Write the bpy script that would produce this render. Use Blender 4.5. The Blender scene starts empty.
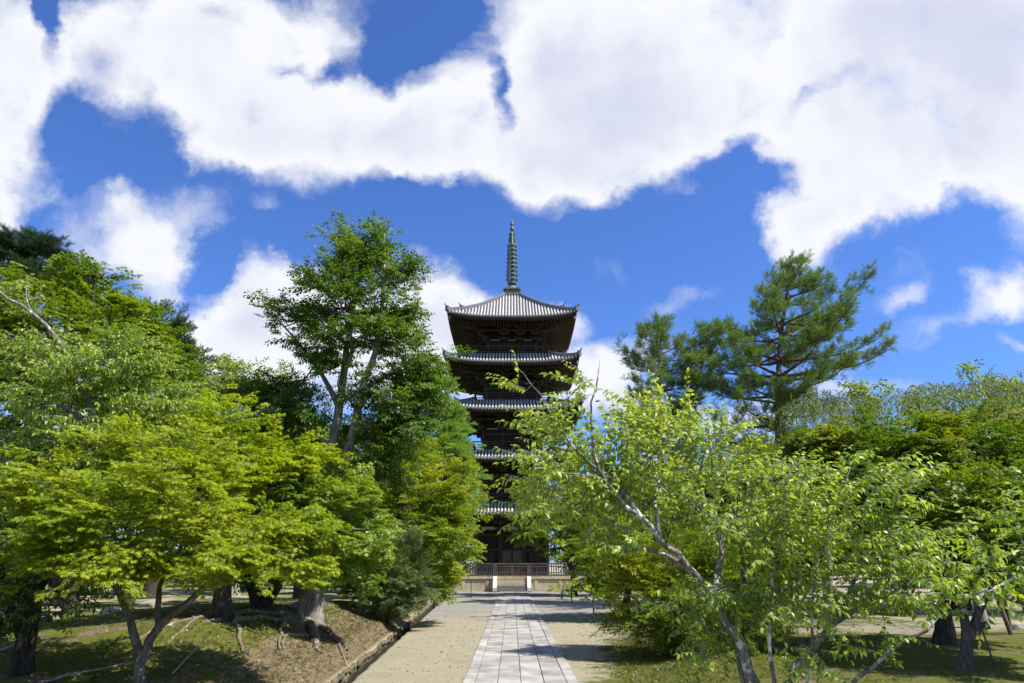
import bpy, math, random, time
import numpy as np
from mathutils import Vector, noise as mnoise
T0 = time.time()
PI = math.pi
sc = bpy.context.scene
COL = sc.collection

# ------------------------------------------------------------------ camera
PITCH = math.radians(18.05); FPX = 683.0; EYE = 2.1
cam_d = bpy.data.cameras.new('camera'); cam_d.lens = 24.0; cam_d.sensor_width = 36.0
cam_d.clip_start = 0.1; cam_d.clip_end = 6000
cam = bpy.data.objects.new('camera', cam_d); COL.objects.link(cam)
cam.location = (0, 0, EYE); cam.rotation_euler = (PI / 2 + PITCH, 0, 0)
sc.camera = cam

def P(px, py, Y):
    """survey point of the place: bearing (px, py) of the site photograph taken at distance Y"""
    u = (px - 512) / FPX; v = (341.5 - py) / FPX
    d = (u, math.cos(PITCH) - v * math.sin(PITCH), math.sin(PITCH) + v * math.cos(PITCH))
    k = Y / d[1]
    return np.array((d[0] * k, Y, EYE + d[2] * k))
def ppm(py, Y):
    v = (341.5 - py) / FPX
    return (Y / (math.cos(PITCH) - v * math.sin(PITCH))) / FPX   # metres per pixel

# ------------------------------------------------------------------ render / light
sc.view_settings.view_transform = 'Standard'; sc.view_settings.look = 'None'
sc.view_settings.exposure = 0.7; sc.view_settings.gamma = 1.0
sc.view_settings.use_curve_mapping = False
sc.render.engine = 'CYCLES'
cy = sc.cycles
cy.use_denoising = True
try: cy.denoiser = 'OPENIMAGEDENOISE'; cy.denoising_input_passes = 'RGB_ALBEDO_NORMAL'
except Exception: pass
cy.max_bounces = 8; cy.diffuse_bounces = 4; cy.glossy_bounces = 2; cy.transmission_bounces = 6
cy.transparent_max_bounces = 8; cy.caustics_reflective = False; cy.caustics_refractive = False
cy.sample_clamp_indirect = 4.0
sc.render.use_persistent_data = False

SUN_EL = math.radians(54); SUN_AZ = math.radians(-22)      # azimuth from +X (east of the axis), negative = towards the viewer's side
SUN = Vector((math.cos(SUN_EL) * math.cos(SUN_AZ), math.cos(SUN_EL) * math.sin(SUN_AZ), math.sin(SUN_EL)))
sl = bpy.data.lights.new('sun', 'SUN'); sl.energy = 4.9; sl.angle = math.radians(0.53); sl.color = (1.0, 0.955, 0.88)
so = bpy.data.objects.new('sun', sl); COL.objects.link(so)
so.rotation_euler = (-SUN).to_track_quat('-Z', 'Y').to_euler(); so.location = (40, -40, 60)

# ------------------------------------------------------------------ node helpers
class NT:
    def __init__(s, tree): s.t = tree; s.n = tree.nodes; s.l = tree.links
    def new(s, typ, **kw):
        n = s.n.new(typ)
        for k, v in kw.items(): setattr(n, k, v)
        return n
    def put(s, sock, v):
        if hasattr(v, 'is_output') or isinstance(v, bpy.types.NodeSocket): s.l.new(v, sock)
        elif v is not None: sock.default_value = v
    def math(s, op, a, b=None, c=None, clamp=False):
        n = s.new('ShaderNodeMath', operation=op); n.use_clamp = clamp
        s.put(n.inputs[0], a)
        if b is not None: s.put(n.inputs[1], b)
        if c is not None: s.put(n.inputs[2], c)
        return n.outputs[0]
    def vmath(s, op, a, b=None, out=0, scale=None):
        n = s.new('ShaderNodeVectorMath', operation=op)
        s.put(n.inputs[0], a)
        if b is not None: s.put(n.inputs[1], b)
        if scale is not None: s.put(n.inputs['Scale'], scale)
        return n.outputs[out]
    def noise(s, vec, scale, detail=3, rough=.5, out=0, dist=0.0, lac=2.0):
        n = s.new('ShaderNodeTexNoise'); s.put(n.inputs['Vector'], vec)
        n.inputs['Scale'].default_value = scale; n.inputs['Detail'].default_value = detail
        n.inputs['Roughness'].default_value = rough; n.inputs['Distortion'].default_value = dist
        n.inputs['Lacunarity'].default_value = lac
        return n.outputs[out]
    def ramp(s, fac, stops, interp='LINEAR'):
        n = s.new('ShaderNodeValToRGB'); s.put(n.inputs[0], fac)
        cr = n.color_ramp; cr.interpolation = interp
        while len(cr.elements) > 1: cr.elements.remove(cr.elements[-1])
        cr.elements[0].position = stops[0][0]; cr.elements[0].color = (*stops[0][1], 1) if len(stops[0][1]) == 3 else stops[0][1]
        for p, c in stops[1:]:
            e = cr.elements.new(p); e.color = (*c, 1) if len(c) == 3 else c
        return n.outputs[0]
    def mix(s, fac, a, b, typ='MIX'):
        n = s.new('ShaderNodeMix', data_type='RGBA', blend_type=typ)
        s.put(n.inputs[0], fac)
        for i, v in ((6, a), (7, b)):
            if isinstance(v, tuple) and len(v) == 3: v = (*v, 1)
            s.put(n.inputs[i], v)
        return n.outputs[2]
    def sstep(s, x, a, b):
        n = s.new('ShaderNodeMapRange', interpolation_type='SMOOTHSTEP')
        s.put(n.inputs[0], x); n.inputs[1].default_value = a; n.inputs[2].default_value = b
        return n.outputs[0]

# ------------------------------------------------------------------ sky
w = bpy.data.worlds.new('World'); sc.world = w; w.use_nodes = True
nt = NT(w.node_tree); nt.n.clear()
sky = nt.new('ShaderNodeTexSky', sky_type='NISHITA'); sky.sun_disc = False
sky.sun_elevation = SUN_EL; sky.sun_rotation = PI / 2 - SUN_AZ
sky.air_density = 1.0; sky.dust_density = 0.3; sky.ozone_density = 3.0
tc = nt.new('ShaderNodeTexCoord').outputs['Generated']
# cloud map: a world-fixed direction chart centred north at 18 degrees elevation
C = (0, math.cos(PITCH), math.sin(PITCH)); B = (0, -math.sin(PITCH), math.cos(PITCH)); A = (1, 0, 0)
dc = nt.math('MAXIMUM', nt.math('ABSOLUTE', nt.vmath('DOT_PRODUCT', tc, C, 1)), 0.12)
uu = nt.math('DIVIDE', nt.vmath('DOT_PRODUCT', tc, A, 1), dc)
vv = nt.math('DIVIDE', nt.vmath('DOT_PRODUCT', tc, B, 1), dc)
cx = nt.new('ShaderNodeCombineXYZ'); nt.put(cx.inputs[0], uu); nt.put(cx.inputs[1], vv)
uv = cx.outputs[0]
wn = nt.vmath('SUBTRACT', nt.noise(uv, 6.5, 5, .6, out=1), (.5, .5, .5))
wn2 = nt.vmath('SUBTRACT', nt.noise(uv, 22, 5, .65, out=1), (.5, .5, .5))
uvw = nt.vmath('ADD', nt.vmath('ADD', uv, nt.vmath('SCALE', wn, scale=0.13)), nt.vmath('SCALE', wn2, scale=0.03))
CL = [  # chart x, y, half-width, half-height (1/683 rad units), rotation deg, weight
 (0,80,62,140,0,1.25),(35,60,40,60,0,.7),(-12,215,40,34,0,.95),(0,300,30,60,0,.3),
 (105,60,46,60,0,.8),(180,45,110,70,0,1.2),(250,100,85,70,0,1.2),(320,135,85,56,0,1.15),(215,140,44,30,-20,.7),(270,40,110,60,0,1.1),
 (395,135,75,52,0,1.2),(455,115,56,60,30,1.1),(440,145,70,40,0,.95),(560,45,95,80,0,1.3),(560,130,75,80,0,1.3),(620,110,110,70,25,1.3),(540,165,40,34,0,.85),
 (700,50,150,80,0,1.4),(625,165,56,40,15,.85),(690,105,75,52,30,1.1),(850,20,190,80,0,1.4),(1000,40,190,120,0,1.4),
 (900,90,150,75,20,1.3),(845,150,90,70,0,1.25),(805,200,50,62,0,1.15),(960,140,130,62,15,1.25),(880,195,70,42,15,.95),(1030,185,55,60,0,1.0),(800,238,36,26,0,.8),
 (140,220,76,54,0,.74),(150,265,52,44,0,.66),(115,198,34,24,0,.5),(160,300,26,20,0,.3),
 (265,212,20,12,0,.40),
 (252,285,44,44,0,.9),(210,335,60,34,10,1.0),(290,315,95,56,0,1.05),(425,310,66,44,0,1.0),(480,335,100,44,0,.95),(380,360,180,56,0,1.0),
 (568,322,28,24,0,.52),(612,362,44,22,15,.85),(600,392,60,26,0,.8),(1000,302,44,28,15,.95),(905,296,34,18,10,.52),(1030,350,36,14,0,.6),
 (860,388,60,12,0,.5),(690,300,50,16,15,.34),(940,330,70,18,10,.36),(720,430,120,40,0,.5),(60,420,120,60,0,.7)]
acc = None
for (x, y, rx, ry, rot, wt) in CL:
    m = nt.new('ShaderNodeMapping', vector_type='TEXTURE'); nt.put(m.inputs['Vector'], uvw)
    m.inputs['Location'].default_value = ((x - 512) / FPX, (341.5 - y) / FPX, 0)
    m.inputs['Rotation'].default_value = (0, 0, math.radians(rot))
    m.inputs['Scale'].default_value = (rx / FPX * 1.25, ry / FPX * 1.25, 1)
    g = nt.new('ShaderNodeTexGradient', gradient_type='SPHERICAL'); nt.put(g.inputs[0], m.outputs[0])
    t = nt.math('MULTIPLY', g.outputs[1], wt)
    acc = t if acc is None else nt.math('ADD', acc, t)
front = nt.sstep(nt.vmath('DOT_PRODUCT', tc, C, 1), 0.25, 0.5)
# elsewhere in the sky: scattered cumulus from 3-D noise of the direction
other = nt.math('MULTIPLY', nt.noise(tc, 2.6, 4, .55), 1.0)
field = nt.math('ADD', nt.math('MULTIPLY', acc, front), nt.math('MULTIPLY', nt.math('SUBTRACT', 1.0, front), nt.math('MULTIPLY_ADD', other, 2.4, -.95)))
field = nt.math('MINIMUM', field, .86)
# blue rifts between the cloud masses
for (x, y, rx, ry, rot, wt) in [(412,26,54,32,28,1.1),(440,0,44,22,0,.7),(56,10,16,56,0,.8),(500,95,13,40,8,.85),(330,74,30,14,20,.6),(285,66,22,10,0,.4),(95,60,24,36,10,.5),(80,120,40,40,0,.5),(385,70,26,16,0,.35),(840,84,44,16,35,.42),(800,110,30,16,30,.3),(180,120,26,20,0,.3),(215,20,26,14,0,.3),(130,20,20,26,0,.3),(260,110,14,22,0,.25),(640,20,50,18,10,.22),(748,170,30,34,30,.7),(738,195,56,26,25,.7),(85,155,40,30,0,.5),(205,255,34,20,40,.55),(60,160,34,34,0,.3),(700,212,90,24,20,.7),(640,236,110,20,0,.6)]:
    m = nt.new('ShaderNodeMapping', vector_type='TEXTURE'); nt.put(m.inputs['Vector'], uvw)
    m.inputs['Location'].default_value = ((x - 512) / FPX, (341.5 - y) / FPX, 0)
    m.inputs['Rotation'].default_value = (0, 0, math.radians(rot))
    m.inputs['Scale'].default_value = (rx / FPX * 1.2, ry / FPX * 1.2, 1)
    g = nt.new('ShaderNodeTexGradient', gradient_type='SPHERICAL'); nt.put(g.inputs[0], m.outputs[0])
    field = nt.math('SUBTRACT', field, nt.math('MULTIPLY', g.outputs[1], wt))
fb = nt.noise(uvw, 7.0, 8, .54)
fb2 = nt.noise(uv, 3.2, 4, .5)
dens = nt.math('ADD', field, nt.math('MULTIPLY', nt.math('SUBTRACT', fb, .5), 1.5))
mask = nt.sstep(dens, 0.06, 0.86)
thick = nt.sstep(nt.math('ADD', acc, nt.math('MULTIPLY', nt.math('SUBTRACT', fb, .5), 1.6)), 0.75, 2.1)
sh = nt.math('MULTIPLY', thick, nt.sstep(nt.math('ADD', nt.math('MULTIPLY', fb, .25), nt.math('MULTIPLY', fb2, .8)), .40, .62))
ccol = nt.mix(sh, (0.585, 0.595, 0.625), (0.43, 0.45, 0.55))
hs = nt.new('ShaderNodeHueSaturation'); nt.put(hs.inputs['Color'], sky.outputs[0]); hs.inputs['Saturation'].default_value = 1.0
SKYK = 0.15
skyc = nt.mix(1.0, hs.outputs[0], (0.335, 0.50, 0.82), 'MULTIPLY')
# cloud radiance is given relative to the sky strength
cl_sc = nt.vmath('SCALE', ccol, scale=1.0 / SKYK)
final = nt.mix(mask, skyc, cl_sc)
bg = nt.new('ShaderNodeBackground'); nt.put(bg.inputs[0], final); bg.inputs[1].default_value = SKYK
wo = nt.new('ShaderNodeOutputWorld'); nt.l.new(bg.outputs[0], wo.inputs[0])
w.cycles.sampling_method = 'NONE'

# ------------------------------------------------------------------ materials
def mat_new(name):
    m = bpy.data.materials.new(name); m.use_nodes = True
    t = NT(m.node_tree); t.n.clear()
    o = t.new('ShaderNodeOutputMaterial')
    return m, t, o
def simple(name, c1, c2=None, scale=4.0, rough=.8, bump=0.0, bscale=None, spec=.3, detail=5, metallic=0.0, attr=None, stretch=None):
    m, t, o = mat_new(name)
    p = t.new('ShaderNodeBsdfPrincipled')
    tcn = t.new('ShaderNodeTexCoord').outputs['Object']
    if stretch: tcn = t.vmath('MULTIPLY', tcn, stretch)
    c2 = c2 or tuple(x * .6 for x in c1)
    n = t.noise(tcn, scale, detail, .6)
    col = t.mix(t.sstep(n, .32, .68), c1, c2)
    if attr:
        a = t.new('ShaderNodeAttribute', attribute_name=attr)
        col = t.mix(1.0, col, t.ramp(a.outputs['Fac'], [(0, (.62, .6, .58)), (.5, (.95, .93, .92)), (1, (1.25, 1.2, 1.15))]), 'MULTIPLY')
    t.put(p.inputs['Base Color'], col); p.inputs['Roughness'].default_value = rough
    p.inputs['Specular IOR Level'].default_value = spec; p.inputs['Metallic'].default_value = metallic
    if bump:
        b = t.new('ShaderNodeBump'); b.inputs['Strength'].default_value = 1; b.inputs['Distance'].default_value = bump
        t.put(b.inputs['Height'], t.noise(tcn, bscale or scale * 3, 6, .6)); t.l.new(b.outputs[0], p.inputs['Normal'])
    t.l.new(p.outputs[0], o.inputs[0])
    return m
def leaf_mat(name, stops, trans=.42, rough=.45, spec=.35, tk=(1.25, 1.35, .55)):
    """leaf: reflecting + light passing through; 'v' says how young (yellow) the leaf is"""
    m, t, o = mat_new(name)
    a = t.new('ShaderNodeAttribute', attribute_name='v')
    col = t.ramp(a.outputs['Fac'], stops)
    p = t.new('ShaderNodeBsdfPrincipled'); t.put(p.inputs['Base Color'], col)
    p.inputs['Roughness'].default_value = rough; p.inputs['Specular IOR Level'].default_value = spec
    tr = t.new('ShaderNodeBsdfTranslucent'); t.put(tr.inputs[0], t.mix(1.0, col, tk, 'MULTIPLY'))
    mx = t.new('ShaderNodeMixShader'); mx.inputs[0].default_value = trans
    t.l.new(p.outputs[0], mx.inputs[1]); t.l.new(tr.outputs[0], mx.inputs[2]); t.l.new(mx.outputs[0], o.inputs[0])
    return m
def bark_mat(name, c1, c2, c3, patch=.62, scale=5.0):
    """bark with lichen patches c3"""
    m, t, o = mat_new(name)
    tcn = t.new('ShaderNodeTexCoord').outputs['Object']
    st = t.vmath('MULTIPLY', tcn, (1, 1, .25))
    n = t.noise(st, scale * 3, 6, .65); col = t.mix(t.sstep(n, .35, .65), c1, c2)
    pn = t.noise(tcn, scale, 5, .6); col = t.mix(t.sstep(pn, patch, patch + .07), col, c3)
    p = t.new('ShaderNodeBsdfPrincipled'); t.put(p.inputs['Base Color'], col); p.inputs['Roughness'].default_value = .9
    p.inputs['Specular IOR Level'].default_value = .15
    b = t.new('ShaderNodeBump'); b.inputs['Strength'].default_value = 1; b.inputs['Distance'].default_value = .02
    t.put(b.inputs['Height'], n); t.l.new(b.outputs[0], p.inputs['Normal']); t.l.new(p.outputs[0], o.inputs[0])
    return m

# ------------------------------------------------------------------ mesh helpers
def link(o, parent=None):
    COL.objects.link(o)
    if parent is not None: o.parent = parent
    return o
def mesh_np(name, V, F, mat, parent=None, v=None, smooth=False, tag=None, mats=None, mi=None):
    """V (n,3); F (m,k) uniform polygon size"""
    V = np.asarray(V, dtype=np.float32); F = np.asarray(F, dtype=np.int32)
    me = bpy.data.meshes.new(name)
    me.vertices.add(len(V)); me.vertices.foreach_set('co', V.ravel())
    k = F.shape[1]
    me.loops.add(F.size); me.loops.foreach_set('vertex_index', F.ravel())
    me.polygons.add(len(F)); me.polygons.foreach_set('loop_start', np.arange(0, F.size, k, dtype=np.int32))
    me.update(calc_edges=True)
    if v is not None:
        at = me.attributes.new('v', 'FLOAT', 'FACE'); at.data.foreach_set('value', np.asarray(v, dtype=np.float32))
    if smooth: me.polygons.foreach_set('use_smooth', np.ones(len(F), dtype=bool))
    for m in (mats or [mat]): me.materials.append(m)
    if mi is not None: me.polygons.foreach_set('material_index', np.asarray(mi, dtype=np.int32))
    o = bpy.data.objects.new(name, me)
    return link(o, parent)
class MB:
    def __init__(s): s.v = []; s.f = []; s.a = []
    def add(s, V, F, a=0.5):
        n = len(s.v); s.v += [tuple(map(float, p)) for p in V]; s.f += [tuple(i + n for i in f) for f in F]; s.a += [a] * len(F); return s
    def box(s, x0, x1, y0, y1, z0, z1, a=.5):
        return s.add([(x0,y0,z0),(x1,y0,z0),(x1,y1,z0),(x0,y1,z0),(x0,y0,z1),(x1,y0,z1),(x1,y1,z1),(x0,y1,z1)],
              [(0,3,2,1),(4,5,6,7),(0,1,5,4),(1,2,6,5),(2,3,7,6),(3,0,4,7)], a)
    def bar(s, p, q, wd, ht, a=.5, up=(0,0,1)):
        p = Vector(p); q = Vector(q); d = (q - p).normalized(); u = Vector(up)
        sd = d.cross(u)
        if sd.length < 1e-4: sd = d.cross(Vector((0,1,0)))
        sd = sd.normalized() * wd / 2; u2 = sd.cross(d).normalized() * ht / 2
        V = [c + a1 * sd + a2 * u2 for c in (p, q) for a1, a2 in ((-1,-1),(1,-1),(1,1),(-1,1))]
        return s.add(V, [(0,1,2,3),(7,6,5,4),(0,4,5,1),(1,5,6,2),(2,6,7,3),(3,7,4,0)], a)
    def lathe(s, prof, cx=0, cy=0, n=20, a=.5):
        k = len(prof); V = [(cx + r * math.cos(2*PI*i/n), cy + r * math.sin(2*PI*i/n), z) for i in range(n) for r, z in prof]
        F = [(i*k+j, ((i+1)%n)*k+j, ((i+1)%n)*k+j+1, i*k+j+1) for i in range(n) for j in range(k-1)]
        return s.add(V, F, a)
    def tube(s, pts, rad, n=8, a=.5, cap=True):
        V, F = tube_np(np.array(pts, float), np.array(rad if hasattr(rad, '__len__') else [rad]*len(pts), float), n)
        b = len(s.v); s.add(V, F, a)
        if cap:
            s.f.append(tuple(b + i for i in range(n))[::-1]); s.f.append(tuple(b + len(V) - n + i for i in range(n))); s.a += [a, a]
        return s
    def rot90(s, k):
        for _ in range(k): s.v = [(-y, x, z) for x, y, z in s.v]
        return s
    def merge(s, o): 
        return s.add(o.v, o.f) if False else s._m(o)
    def _m(s, o):
        n = len(s.v); s.v += o.v; s.f += [tuple(i + n for i in f) for f in o.f]; s.a += o.a; return s
    def build(s, name, mat, parent=None, loc=None, smooth=False):
        me = bpy.data.meshes.new(name); me.from_pydata(s.v, [], s.f)
        at = me.attributes.new('v', 'FLOAT', 'FACE'); at.data.foreach_set('value', s.a)
        if smooth: me.polygons.foreach_set('use_smooth', [True] * len(s.f))
        me.materials.append(mat); me.update()
        o = bpy.data.objects.new(name, me); link(o, parent)
        if loc is not None: o.location = loc
        return o
def tube_np(P_, R, n):
    P_ = np.asarray(P_, float); m = len(P_)
    T = np.gradient(P_, axis=0); T /= np.linalg.norm(T, axis=1)[:, None] + 1e-9
    u = np.cross(T[0], (0.13, .2, 1.0) if abs(T[0][2]) < .9 else (1, .1, 0)); u /= np.linalg.norm(u) + 1e-9
    ang = np.arange(n) * 2 * PI / n; V = np.empty((m, n, 3))
    for i in range(m):
        u = u - T[i] * np.dot(u, T[i]); u /= np.linalg.norm(u) + 1e-9
        w_ = np.cross(T[i], u)
        V[i] = P_[i] + R[i] * (np.cos(ang)[:, None] * u + np.sin(ang)[:, None] * w_)
    i0 = np.arange(m - 1)[:, None] * n; j = np.arange(n)[None, :]; j2 = (j + 1) % n
    F = np.stack([i0 + j, i0 + j2, i0 + n + j2, i0 + n + j], -1).reshape(-1, 4)
    return V.reshape(-1, 3), F
def tag(o, label=None, cat=None, group=None, kind=None):
    if label: o['label'] = label
    if cat: o['category'] = cat
    if group: o['group'] = group
    if kind: o['kind'] = kind
    return o
def empty(name, loc=(0,0,0), rz=0):
    o = bpy.data.objects.new(name, None); o.location = tuple(map(float, loc)); o.rotation_euler = (0, 0, rz); o.empty_display_size = .3
    COL.objects.link(o); return o

# ------------------------------------------------------------------ terrain
def sst(x, a, b):
    t = min(1, max(0, (x - a) / (b - a))); return t * t * (3 - 2 * t)
def xditch(y): return -3.2 - max(-4, (min(y, 60) - 14)) * .04
def height(x, y):
    h = 0.0
    xd = xditch(y); t = xd - .22 - x
    if t > 0:
        env = (.45 + .55 * sst(y, 11, 16)) * (1 - .62 * sst(y, 22, 38))
        far = 1 - .45 * sst(t, 4, 12)
        h += .95 * env * far * (.35 * sst(t, 0, .5) + .65 * sst(t, .2, 3.0))
        h += .12 * sst(t, .3, 2) * mnoise.noise(Vector((x * .5, y * .4, 3))) + .045 * sst(t, .1, 1) * mnoise.noise(Vector((x * 2.2, y * 2, 7)))
    xr = 1.5 + (y - 13) * .13
    if x > xr and x > 0:
        s2 = sst(x, xr, xr + 3) * (1 - .6 * sst(y, 45, 60))
        h += s2 * (.16 + .14 * mnoise.noise(Vector((x * .35, y * .3, 11))) + .03 * mnoise.noise(Vector((x * 2, y * 2, 1))))
    d = abs(x - xd)
    if 3 < y < 48 and d < .22: h -= .24 * (1 - sst(d, .12, .2))
    return h
def grid_axis(lo, hi, segs):
    out = [lo]
    for b, st in segs:
        while out[-1] < b - 1e-6: out.append(min(b, out[-1] + st))
    return np.array(out)
ax = [-1500, -700, -350, -180, -110]
ax += list(np.arange(-80, -20, 2.0)) + list(np.arange(-20, -8, .4)) + list(np.arange(-8, -4.6, .14)) + list(np.arange(-4.6, -2.6, .06)) + list(np.arange(-2.6, 1.4, .5)) + list(np.arange(1.4, 8, .2)) + list(np.arange(8, 20, .5)) + list(np.arange(20, 80, 2.0)) + [80, 110, 180, 350, 700, 1500]
ay = [-1500, -500, -150, -50, -20, -8] + list(np.arange(-4, 10, .8)) + list(np.arange(10, 24, .14)) + list(np.arange(24, 46, .3)) + list(np.arange(46, 100, 1.5)) + [100, 130, 200, 400, 800, 1500, 3000]
ax = np.array(sorted(set(np.round(ax, 3)))); ay = np.array(sorted(set(np.round(ay, 3))))
GV = np.array([(x, y, height(x, y)) for y in ay for x in ax]); nx = len(ax)
ii = (np.arange(len(ay) - 1)[:, None] * nx + np.arange(nx - 1)[None, :]).ravel()
GF = np.stack([ii, ii + 1, ii + nx + 1, ii + nx], -1)

m, t, o = mat_new('earth')
geo = t.new('ShaderNodeNewGeometry').outputs['Position']
sx = t.new('ShaderNodeSeparateXYZ'); t.put(sx.inputs[0], geo); X, Y_, Z_ = sx.outputs
n1 = t.noise(geo, .55, 5, .6); n2 = t.noise(geo, 2.6, 6, .65); n3 = t.noise(geo, 26, 5, .7); n4 = t.noise(geo, 90, 3, .7)
sand = t.mix(n3, (.24, .21, .135), (.40, .36, .245)); sand = t.mix(t.sstep(n2, .4, .7), sand, (.36, .32, .22)); sand = t.mix(t.sstep(n1, .55, .68), sand, (.29, .26, .19))
grav = t.mix(n4, (.17, .16, .14), (.345, .325, .285)); 
soil = t.mix(n3, (.085, .06, .035), (.30, .225, .14))
moss = t.mix(n3, (.05, .062, .010), (.17, .19, .03)); moss = t.mix(t.sstep(n2, .42, .62), moss, (.10, .11, .02)); moss = t.mix(t.sstep(t.noise(geo, 7, 5, .7), .56, .66), moss, (.17, .13, .075))
gx = t.math('SUBTRACT', 1, t.sstep(t.math('ABSOLUTE', X), 7.5, 9))
gm = t.math('MULTIPLY', gx, t.sstep(t.math('ADD', Y_, t.math('MULTIPLY', t.math('SUBTRACT', n1, .5), 26)), 27, 33))
flat = t.mix(gm, sand, grav)
# left of the drain: moss and bare soil; right: moss beyond a ragged edge
left = t.sstep(t.math('SUBTRACT', t.math('MULTIPLY_ADD', t.math('MINIMUM', Y_, 60), -.04, -2.64 - .2), X), 0, .12)
redge = t.math('ADD', t.math('MULTIPLY_ADD', Y_, .14, -.5), t.math('MULTIPLY', t.math('SUBTRACT', n1, .5), 3.2))
right = t.sstep(t.math('ADD', t.math('SUBTRACT', X, redge), t.math('MULTIPLY', t.math('SUBTRACT', n2, .5), 2.6)), -.2, .5)
rfar = t.math('SUBTRACT', 1, t.sstep(Y_, 40, 50)); right = t.math('MULTIPLY', right, rfar)
bare_l = t.sstep(t.math('ADD', n1, t.math('MULTIPLY', n2, .5)), .80, .90)
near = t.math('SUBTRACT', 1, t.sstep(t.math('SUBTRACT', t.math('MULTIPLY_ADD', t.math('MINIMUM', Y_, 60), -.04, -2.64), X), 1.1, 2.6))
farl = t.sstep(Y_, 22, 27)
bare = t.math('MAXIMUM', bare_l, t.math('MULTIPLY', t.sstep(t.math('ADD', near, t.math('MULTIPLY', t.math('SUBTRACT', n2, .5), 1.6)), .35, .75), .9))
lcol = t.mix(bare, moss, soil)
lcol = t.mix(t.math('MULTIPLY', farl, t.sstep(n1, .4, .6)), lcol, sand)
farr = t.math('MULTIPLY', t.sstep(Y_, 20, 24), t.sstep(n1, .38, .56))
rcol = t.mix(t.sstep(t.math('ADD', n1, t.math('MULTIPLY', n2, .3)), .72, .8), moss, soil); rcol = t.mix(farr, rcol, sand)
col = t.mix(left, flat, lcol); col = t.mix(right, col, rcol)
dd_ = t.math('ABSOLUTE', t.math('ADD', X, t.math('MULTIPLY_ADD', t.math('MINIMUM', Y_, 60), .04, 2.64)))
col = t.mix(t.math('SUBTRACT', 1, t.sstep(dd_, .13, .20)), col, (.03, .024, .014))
deb = t.sstep(t.noise(geo, 14, 4, .8), .66, .72); col = t.mix(t.math('MULTIPLY', deb, t.math('MULTIPLY', t.math('MAXIMUM', left, right), .55)), col, (.30, .23, .13))
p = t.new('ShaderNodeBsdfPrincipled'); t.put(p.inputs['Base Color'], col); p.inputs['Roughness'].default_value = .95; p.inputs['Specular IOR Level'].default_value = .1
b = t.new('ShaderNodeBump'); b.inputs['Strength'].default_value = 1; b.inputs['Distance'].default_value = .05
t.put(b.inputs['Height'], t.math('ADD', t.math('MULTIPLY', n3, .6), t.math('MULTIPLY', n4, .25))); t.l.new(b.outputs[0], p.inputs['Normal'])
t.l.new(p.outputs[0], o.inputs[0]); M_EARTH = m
tag(mesh_np('ground', GV, GF, M_EARTH, smooth=True), kind='structure')
# ------------------------------------------------------------------ paved path and drain
R = random.Random(5)
M_PAVE = simple('granite', (.40, .39, .36), (.235, .228, .21), 1.7, .85, .006, 60, attr='v', detail=9)
M_STONE = simple('pale_stone', (.50, .44, .31), (.38, .335, .24), 3, .9, .01, 20, attr='v')
M_STONE_W = simple('white_granite', (.56, .54, .50), (.44, .42, .39), 6, .85, .005, 40)
M_STONE_D = simple('weathered_stone', (.22, .215, .2), (.12, .12, .11), 8, .9, .01, 30, attr='v')
M_KERB = simple('drain_stone', (.17, .14, .09), (.06, .06, .03), 5, .95, .02, 16, attr='v')
base = MB(); base.box(-1.09, 1.09, -6, 57.45, -.05, .012, .05)
pb = MB()
def slab(x0, x1, y0, y1):
    g = R.uniform(.004, .009); dz = R.uniform(-.005, .005); a = min(1, max(0, R.gauss(.5, .17))); b_ = .010
    zt = .034 + dz
    V = [(x0+g,y0+g,.0),(x1-g,y0+g,.0),(x1-g,y1-g,.0),(x0+g,y1-g,.0),
         (x0+g,y0+g,zt-b_),(x1-g,y0+g,zt-b_),(x1-g,y1-g,zt-b_),(x0+g,y1-g,zt-b_),
         (x0+g+b_,y0+g+b_,zt),(x1-g-b_,y0+g+b_,zt),(x1-g-b_,y1-g-b_,zt),(x0+g+b_,y1-g-b_,zt)]
    F = [(8,9,10,11)] + [(i, (i+1)%4, 4+(i+1)%4, 4+i) for i in range(4)] + [(4+i, 4+(i+1)%4, 8+(i+1)%4, 8+i) for i in range(4)]
    pb.add(V, F, a)
xs = [-1.07, -.85, -.43, .0, .43, .85, 1.07]
for i in range(6):
    y = -5.9 - R.uniform(0, .5)
    while y < 57.4:
        L = R.uniform(.7, 1.3) if i in (0, 5) else R.uniform(.32, .85)
        y1 = min(57.4, y + L); slab(xs[i], xs[i+1], y, y1); y = y1
path = pb.build('path', M_PAVE); path.location.x = .16; tag(path, kind='structure')
M_JOINT = simple('joint_sand', (.33, .31, .21), (.18, .18, .09), 6, .95)
pj = base.build('path_joint_bed', M_JOINT); pj.location.x = .16; tag(pj, kind='structure')

def rock(mb, c, r, seed, a=.5, n=3):
    import bmesh
    bm = bmesh.new(); bmesh.ops.create_icosphere(bm, subdivisions=n, radius=1)
    V = []
    for v in bm.verts:
        d = v.co.normalized(); k = 1 + .35 * mnoise.noise(d * 1.3 + Vector((seed, 0, 0))) + .12 * mnoise.noise(d * 4 + Vector((0, seed, 0)))
        V.append((c[0] + d.x * r[0] * k, c[1] + d.y * r[1] * k, c[2] + d.z * r[2] * k))
    mb.add(V, [tuple(l.index for l in f.verts) for f in bm.faces], a); bm.free()
kb = MB(); y = 4.0; s = 0
while y < 48:
    L = R.uniform(.22, .55)
    for side, zz, wd in ((-1, .03 + R.uniform(-.06,.06), .06 * R.uniform(.6,1.2)),):
        x = xditch(y + L/2) + side * .15 + R.uniform(-.025, .025)
        rock(kb, (x, y + L/2, height(x - .25, y) * .0 + zz * .4 - .05), (wd, L * .5, (.075 if side < 0 else .04) * R.uniform(.7, 1.2)), s, R.uniform(.2, .9), 2); s += 1
    y += L
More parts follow.
